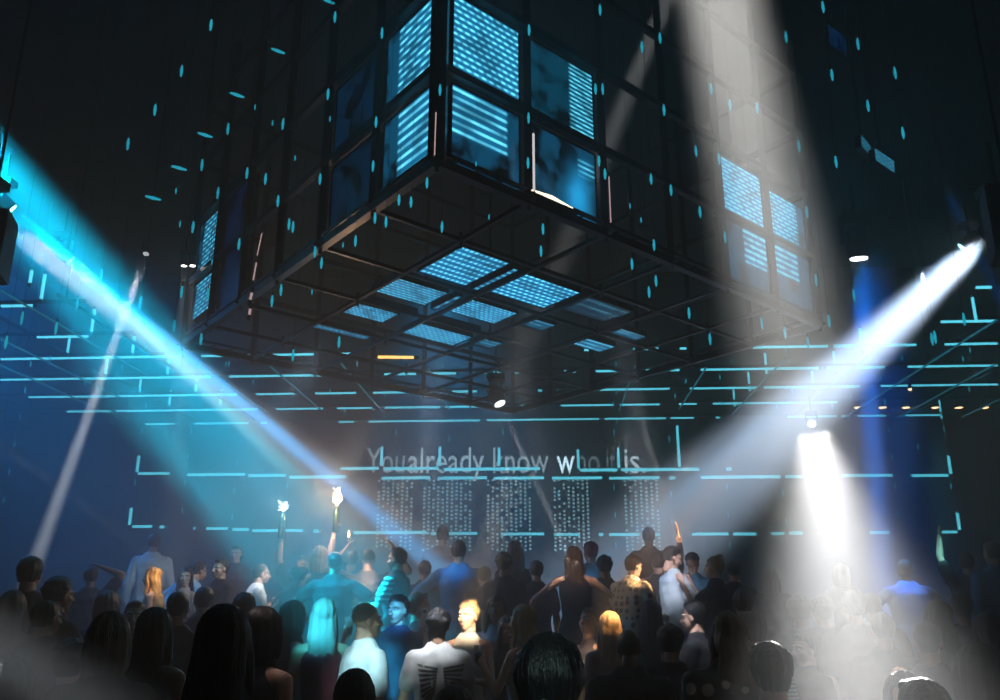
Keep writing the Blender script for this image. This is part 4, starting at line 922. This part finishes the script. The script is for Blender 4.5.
# fillers that close the dark mass of people
fill = [(50, 600, 6.2, 'left edge'), (15, 590, 7.0, 'left edge'), (75, 640, 3.9, 'left edge'), (12, 655, 3.4, 'left edge'), (205, 585, 8.0, 'left'), (425, 560, 9.6, 'middle'), (650, 600, 7.4, 'middle'), (670, 625, 5.6, 'middle'), (245, 592, 7.2, 'left'), (180, 590, 7.6, 'left'),
 (742, 588, 8.0, 'right'), (770, 567, 9.6, 'right'), (820, 597, 7.6, 'right'), (840, 563, 10.0, 'right'), (870, 592, 8.0, 'right'), (960, 592, 7.6, 'right edge'), (985, 612, 5.8, 'right edge'), (300, 565, 9.2, 'left'), (110, 590, 7.4, 'left edge'), (925, 620, 5.2, 'right edge')]
for i, (x, y, Y, reg) in enumerate(fill):
    N_(x, y, Y, (i*37) % 50-25, 'shadowed dark-clothed person standing in the crowd, %s of the hall' % {'left edge': 'by the left side', 'left': 'left part', 'middle': 'middle', 'right': 'right part', 'right edge': 'by the right side'}[reg],
       hair=('short', 'long', 'curly', 'bob', 'fade')[i % 5], fem=int(i % 5 in (1, 3)), grp='shadowed people, '+reg, tc=(.015+.01*(i % 3), .017, .022), L=('down', 'hang', 'drink')[i % 3])
OUTB = [q for q in OUT if not 1.5 < q[3] < 2.0]
print('HEIGHTS', OUTB, len(OUT))

# prints on shirts
def centred(s, size):
    me = text_mesh(s, size, 0); xs = [v.co.x for v in me.vertices]; ys = [v.co.y for v in me.vertices]
    me.transform(Matrix.Translation((-(min(xs)+max(xs))/2, -(min(ys)+max(ys))/2, 0))); me.materials.clear(); return me
WHITEP = mat('print_white', (.6, .6, .6), .7); DARKP = mat('print_black', (.02, .02, .022), .7)
decal(jer, centred('23', .15), 'number_print', WHITEP, (.0, 1.3), back=False)
decal(jer, centred('23', .17), 'number_print', WHITEP, (-.03, 1.30), back=True)
decal(b3, centred('LVIO', .05), 'lettering_print', mat('print_gold', (.5, .42, .2), .6), (.02, 1.36), back=True)
bm = bmesh.new()
for side in (-1, 1):
    for k in range(9):
        t = k/8; x0 = side*(.02+.02*t); z0 = .13-.035*k*.6; x1 = side*(.17-.05*t); z1 = .17-.30*t
        fac(bm, [(x0, z0, 0), (x0, z0-.014, 0), (x1, z1-.03, 0), (x1+side*.012, z1-.012, 0)][::side])
for k in range(5): x = -.08+.04*k; fac(bm, [(x, -.12, 0), (x+.012, -.12, 0), (x+.008, -.24-.02*(k % 2), 0)])
me = bpy.data.meshes.new('w'); bm.to_mesh(me); bm.free()
decal(wing, me, 'wing_print', DARKP, (.03, 1.22), back=True)
# round patch on the nearest person's back
bm = bmesh.new(); n = 28
for k in range(n):
    a, b = 2*math.pi*k/n, 2*math.pi*(k+1)/n; e5 = .5
    fac(bm, [(.052*e5*math.cos(a), .052*e5*math.sin(a), 0), (.052*e5*math.cos(b), .052*e5*math.sin(b), 0), (.042*e5*math.cos(b), .042*e5*math.sin(b), 0), (.042*e5*math.cos(a), .042*e5*math.sin(a), 0)])
fac(bm, [(-.006, -.015, 0), (.006, -.015, 0), (.007, .006, 0), (-.007, .006, 0)])
fac(bm, [(-.005, .009, 0), (.005, .009, 0), (.005, .016, 0), (-.005, .016, 0)])
me = bpy.data.meshes.new('w'); bm.to_mesh(me); bm.free()
decal(big, me, 'round_emblem', mat('print_green', (.45, .75, .62), .6), (.0, 1.605), back=True, tgt_=[c for c in big['o'].children if c.name.startswith('hair')][0])

# ------------------------------------------------------------------ things held and lit
def lamp(p, P, col, rad=.03):
    l = bpy.data.lights.new('lamp', 'POINT'); o = bpy.data.objects.new('lamp', l); COL.objects.link(o); o.location = p; l.energy = P; l.color = col; l.shadow_soft_size = rad
SPK = emit('spark_warm', (1, .62, .32), 9); SPW = emit('spark_white', (.75, .95, 1), 9); GL = mat('bottle_glass', (.02, .05, .03), .1)
def sparkler(base, h, flame_h, m, label, warm=True, r0=.035):
    r = empty('bottle_sparkler', base); tag(r, label, 'sparkler')
    bm = bmesh.new(); loft(bm, [(0, 0, -.10), (0, 0, .10), (0, 0, .16), (0, 0, .20), (0, 0, h)], [.042, .042, .03, .015, .013], 14, ends=False); obj('bottle', bm, GL, r, True)
    bm = bmesh.new(); loft(bm, [(0, 0, h), (0, 0, h+.05)], [.009, .009], 8, ends=False); obj('firework_tube', bm, CHROME, r)
    rr = random.Random(5); bm = bmesh.new()
    loft(bm, [(0, 0, h+.05), (.006, 0, h+.05+flame_h*.3), (-.004, 0, h+.05+flame_h*.6), (.004, 0, h+.05+flame_h)], [.014, r0, r0*.8, .006], 8)
    for k in range(22):
        a, t = rr.uniform(0, 6.28), rr.uniform(.1, .9); p0 = V((0, 0, h+.05+flame_h*t)); d = V((math.cos(a), math.sin(a), rr.uniform(-.2, 1.2)))
        bar(bm, p0, p0+d*rr.uniform(.03, .065), .005)
    obj('spark_fountain', bm, m, r)
def bring(info, sd, x):
    """slide a person sideways until the hand is seen at picture column x"""
    w = info['wr'][sd]; d = at(x, 540, w.y); dx = V((d.x-w.x, 0, 0)); info['o'].location += dx
    for k in info['wr']: info['wr'][k] = info['wr'][k] + dx
    return info['wr'][sd]
sp = bring(b2, -1, 335); sparkler(sp, .17, .20, SPK, 'tall warm sparkler flame on a bottle held high, brightest flame in the crowd', r0=.06); lamp(sp+V((0, -.25, .28)), 70, (1, .6, .35), .08)
sp = bring(b1, 1, 281); sparkler(sp, .16, .07, SPW, 'small white-cyan sparkler on a bottle at the edge of the cyan beam', r0=.032); lamp(sp+V((0, -.2, .28)), 12, (.6, .9, 1), .05)
lamp(b3['wr'][-1]+V((.06, -.3, .1)), 9, (1, .65, .4), .06)
r = empty('lighter', b3['wr'][-1]); tag(r, 'small warm light between the two raised hands', 'lighter')
bm = bmesh.new(); loft(bm, [(0, 0, .0), (0, 0, .07)], [.012, .012], 8); obj('body', bm, CHROME, r)
bm = bmesh.new(); loft(bm, [(0, 0, .09), (0, 0, .11), (0, 0, .15)], [.01, .016, .004], 8); obj('flame', bm, SPK, r)
r = empty('smartphone', ph['wr'][1]+V((0, -.03, .05)), R(10)); tag(r, 'white smartphone held up by the blond woman in gold trousers', 'phone'); r.rotation_euler = (R(10), R(12), R(10))
bm = bmesh.new(); box(bm, (0, 0, 0), (.076, .009, .155)); bmesh.ops.bevel(bm, geom=bm.edges[:], offset=.003, segments=2); obj('case', bm, mat('phone_white', (.8, .8, .82), .3), r)
bm = bmesh.new(); box(bm, (0, .0055, 0), (.066, .002, .138)); obj('display', bm, PLASTIC, r)
bm = bmesh.new(); box(bm, (-.02, -.0055, .055), (.025, .003, .025)); obj('camera_bump', bm, PLASTIC, r)
GLASSM, GN, GLk = nodes('drinking_glass'); GN['Principled BSDF'].inputs['Transmission Weight'].default_value = .9; GN['Principled BSDF'].inputs['Roughness'].default_value = .05; GN['Principled BSDF'].inputs['Base Color'].default_value = (.9, .95, 1, 1)
def glass(p, label, drink=(.6, .3, .08), grp=None):
    r = empty('drinking_glass', p); tag(r, label, 'glass', grp)
    bm = bmesh.new(); loft(bm, [(0, 0, -.06), (0, 0, .07)], [.030, .036], 16, ends=False, cap=False); fac(bm, [(.03*math.cos(a*.3927), .03*math.sin(a*.3927), -.06) for a in range(16)]); obj('tumbler', bm, GLASSM, r, True)
    bm = bmesh.new(); loft(bm, [(0, 0, -.055), (0, 0, .03)], [.027, .031], 16, ends=False); obj('drink', bm, mat('drink_%02d' % int(drink[0]*99), drink, .1), r, True)
glass(drk['wr'][1], 'clear glass held up by the woman with the cyan-lit bob')
glass(g11['wr'][-1], 'clear glass held by the woman with blond-streaked hair', (.7, .7, .7))
# high table with bottles between the shaved head and the numbered jersey
bring(hnd, 1, 678); bring(hr, -1, 941)
tp = at(648, 652, 6.3); tz = 1.2
r = empty('cocktail_table', (tp.x, tp.y, 0)); tag(r, 'small round black cocktail table between the shaved man and the numbered jersey', 'table')
bm = bmesh.new(); loft(bm, [(0, 0, tz-.03), (0, 0, tz)], [.3, .3], 28, ends=False); obj('table_top', bm, PLASTIC, r)
bm = bmesh.new(); loft(bm, [(0, 0, .02), (0, 0, tz-.03)], [.03, .03], 12, ends=False); obj('column', bm, STEEL, r)
bm = bmesh.new(); loft(bm, [(0, 0, 0), (0, 0, .03)], [.24, .22], 24, ends=False); obj('foot', bm, STEEL, r)
for i, (dx, dy, c, lab) in enumerate([(-.14, -.05, (.25, .4, .5), 'pale blue bottle'), (-.03, .1, (.02, .06, .03), 'dark green bottle'), (.1, -.02, (.5, .5, .5), 'clear white bottle')]):
    q = empty('bottle', (tp.x+dx, tp.y+dy, tz)); tag(q, lab+' standing on the cocktail table', 'bottle', 'bottles on the cocktail table')
    bm = bmesh.new(); loft(bm, [(0, 0, 0), (0, 0, .17), (0, 0, .22), (0, 0, .30)], [.04, .04, .016, .014], 14, ends=False); obj('body', bm, mat('bt_%d' % i, c, .1), q, True)
    bm = bmesh.new(); loft(bm, [(0, 0, .30), (0, 0, .325)], [.017, .017], 10, ends=False); obj('stopper', bm, STEEL, q)
    bm = bmesh.new(); loft(bm, [(0, 0, .05), (0, 0, .13)], [.041, .041], 14, ends=False, cap=False); obj('label', bm, mat('bottle_label', (.5, .5, .48), .7), q)
glass(V((tp.x+.02, tp.y-.18, tz+.065)), 'clear tumbler standing on the cocktail table beside the bottles', (.7, .5, .3))

# ------------------------------------------------------------------ lamps on the crowd
def wash(x, y, Y, tx, ty, TY, ang, P, col, rad=.1, blend=.8): return spot(at(x, y, Y), at(tx, ty, TY), ang, P, col, rad, blend, 'wash')
wash(700, 430, 6.2, 600, 632, 7.5, 8, 5.0, (1, .62, .36))          # blown-out faces right of the nearest head
wash(760, 420, 7.6, 634, 592, 9.2, 8, 5.0, (1, .60, .34))
wash(520, 440, 5.6, 468, 618, 7.45, 8, 4.0, (1, .78, .55))
wash(430, 430, 7.6, 372, 566, 9.2, 7, 3.4, (1, .68, .46))
wash(330, 380, 8.0, 152, 585, 9.3, 5, 2.4, (1, .58, .18))
wash(620, 430, 6.5, 672, 578, 9.6, 14, 1.2, (.85, .85, 1))
wash(330, 400, 3.6, 362, 660, 6.0, 11, 1.1, (.5, .93, 1))
wash(60, 330, 3.6, 338, 640, 6.8, 9, 5.5, (.05, .75, 1))
wash(430, 300, 5.5, 432, 655, 6.9, 11, 1.8, (.85, .92, 1))
wash(365, 470, 5.8, 397, 612, 7.5, 6, 2.4, (.05, .45, 1))
wash(450, 430, 8.0, 455, 575, 9.9, 9, .7, (.15, .5, 1))
wash(903, 380, 8.3, 903, 575, 8.9, 12, 1.2, (.05, .32, 1))
wash(330, 330, 6.5, 180, 575, 10.4, 18, .9, (.45, .75, 1))
wash(400, 380, 7.5, 262, 585, 9.2, 10, 1.4, (.9, .92, 1))
wash(700, 440, 9.2, 678, 528, 10.2, 5, 2.0, (1, .66, .42))
wash(940, 420, 9.3, 941, 535, 9.9, 9, .8, (.2, .9, 1))
wash(500, 300, 6.5, 575, 580, 9.2, 10, 1.0, (1, .8, .65))
wash(610, 300, 6.2, 690, 640, 7.3, 10, 1.3, (.8, .85, 1))
wash(540, 420, 1.2, 548, 690, 2.0, 16, .02, (.6, .9, .9))
wash(250, 300, 4.5, 262, 650, 4.6, 10, .12, (1, .75, .7))
wash(980, 300, 3.5, 970, 670, 3.4, 16, .12, (.75, .85, 1))
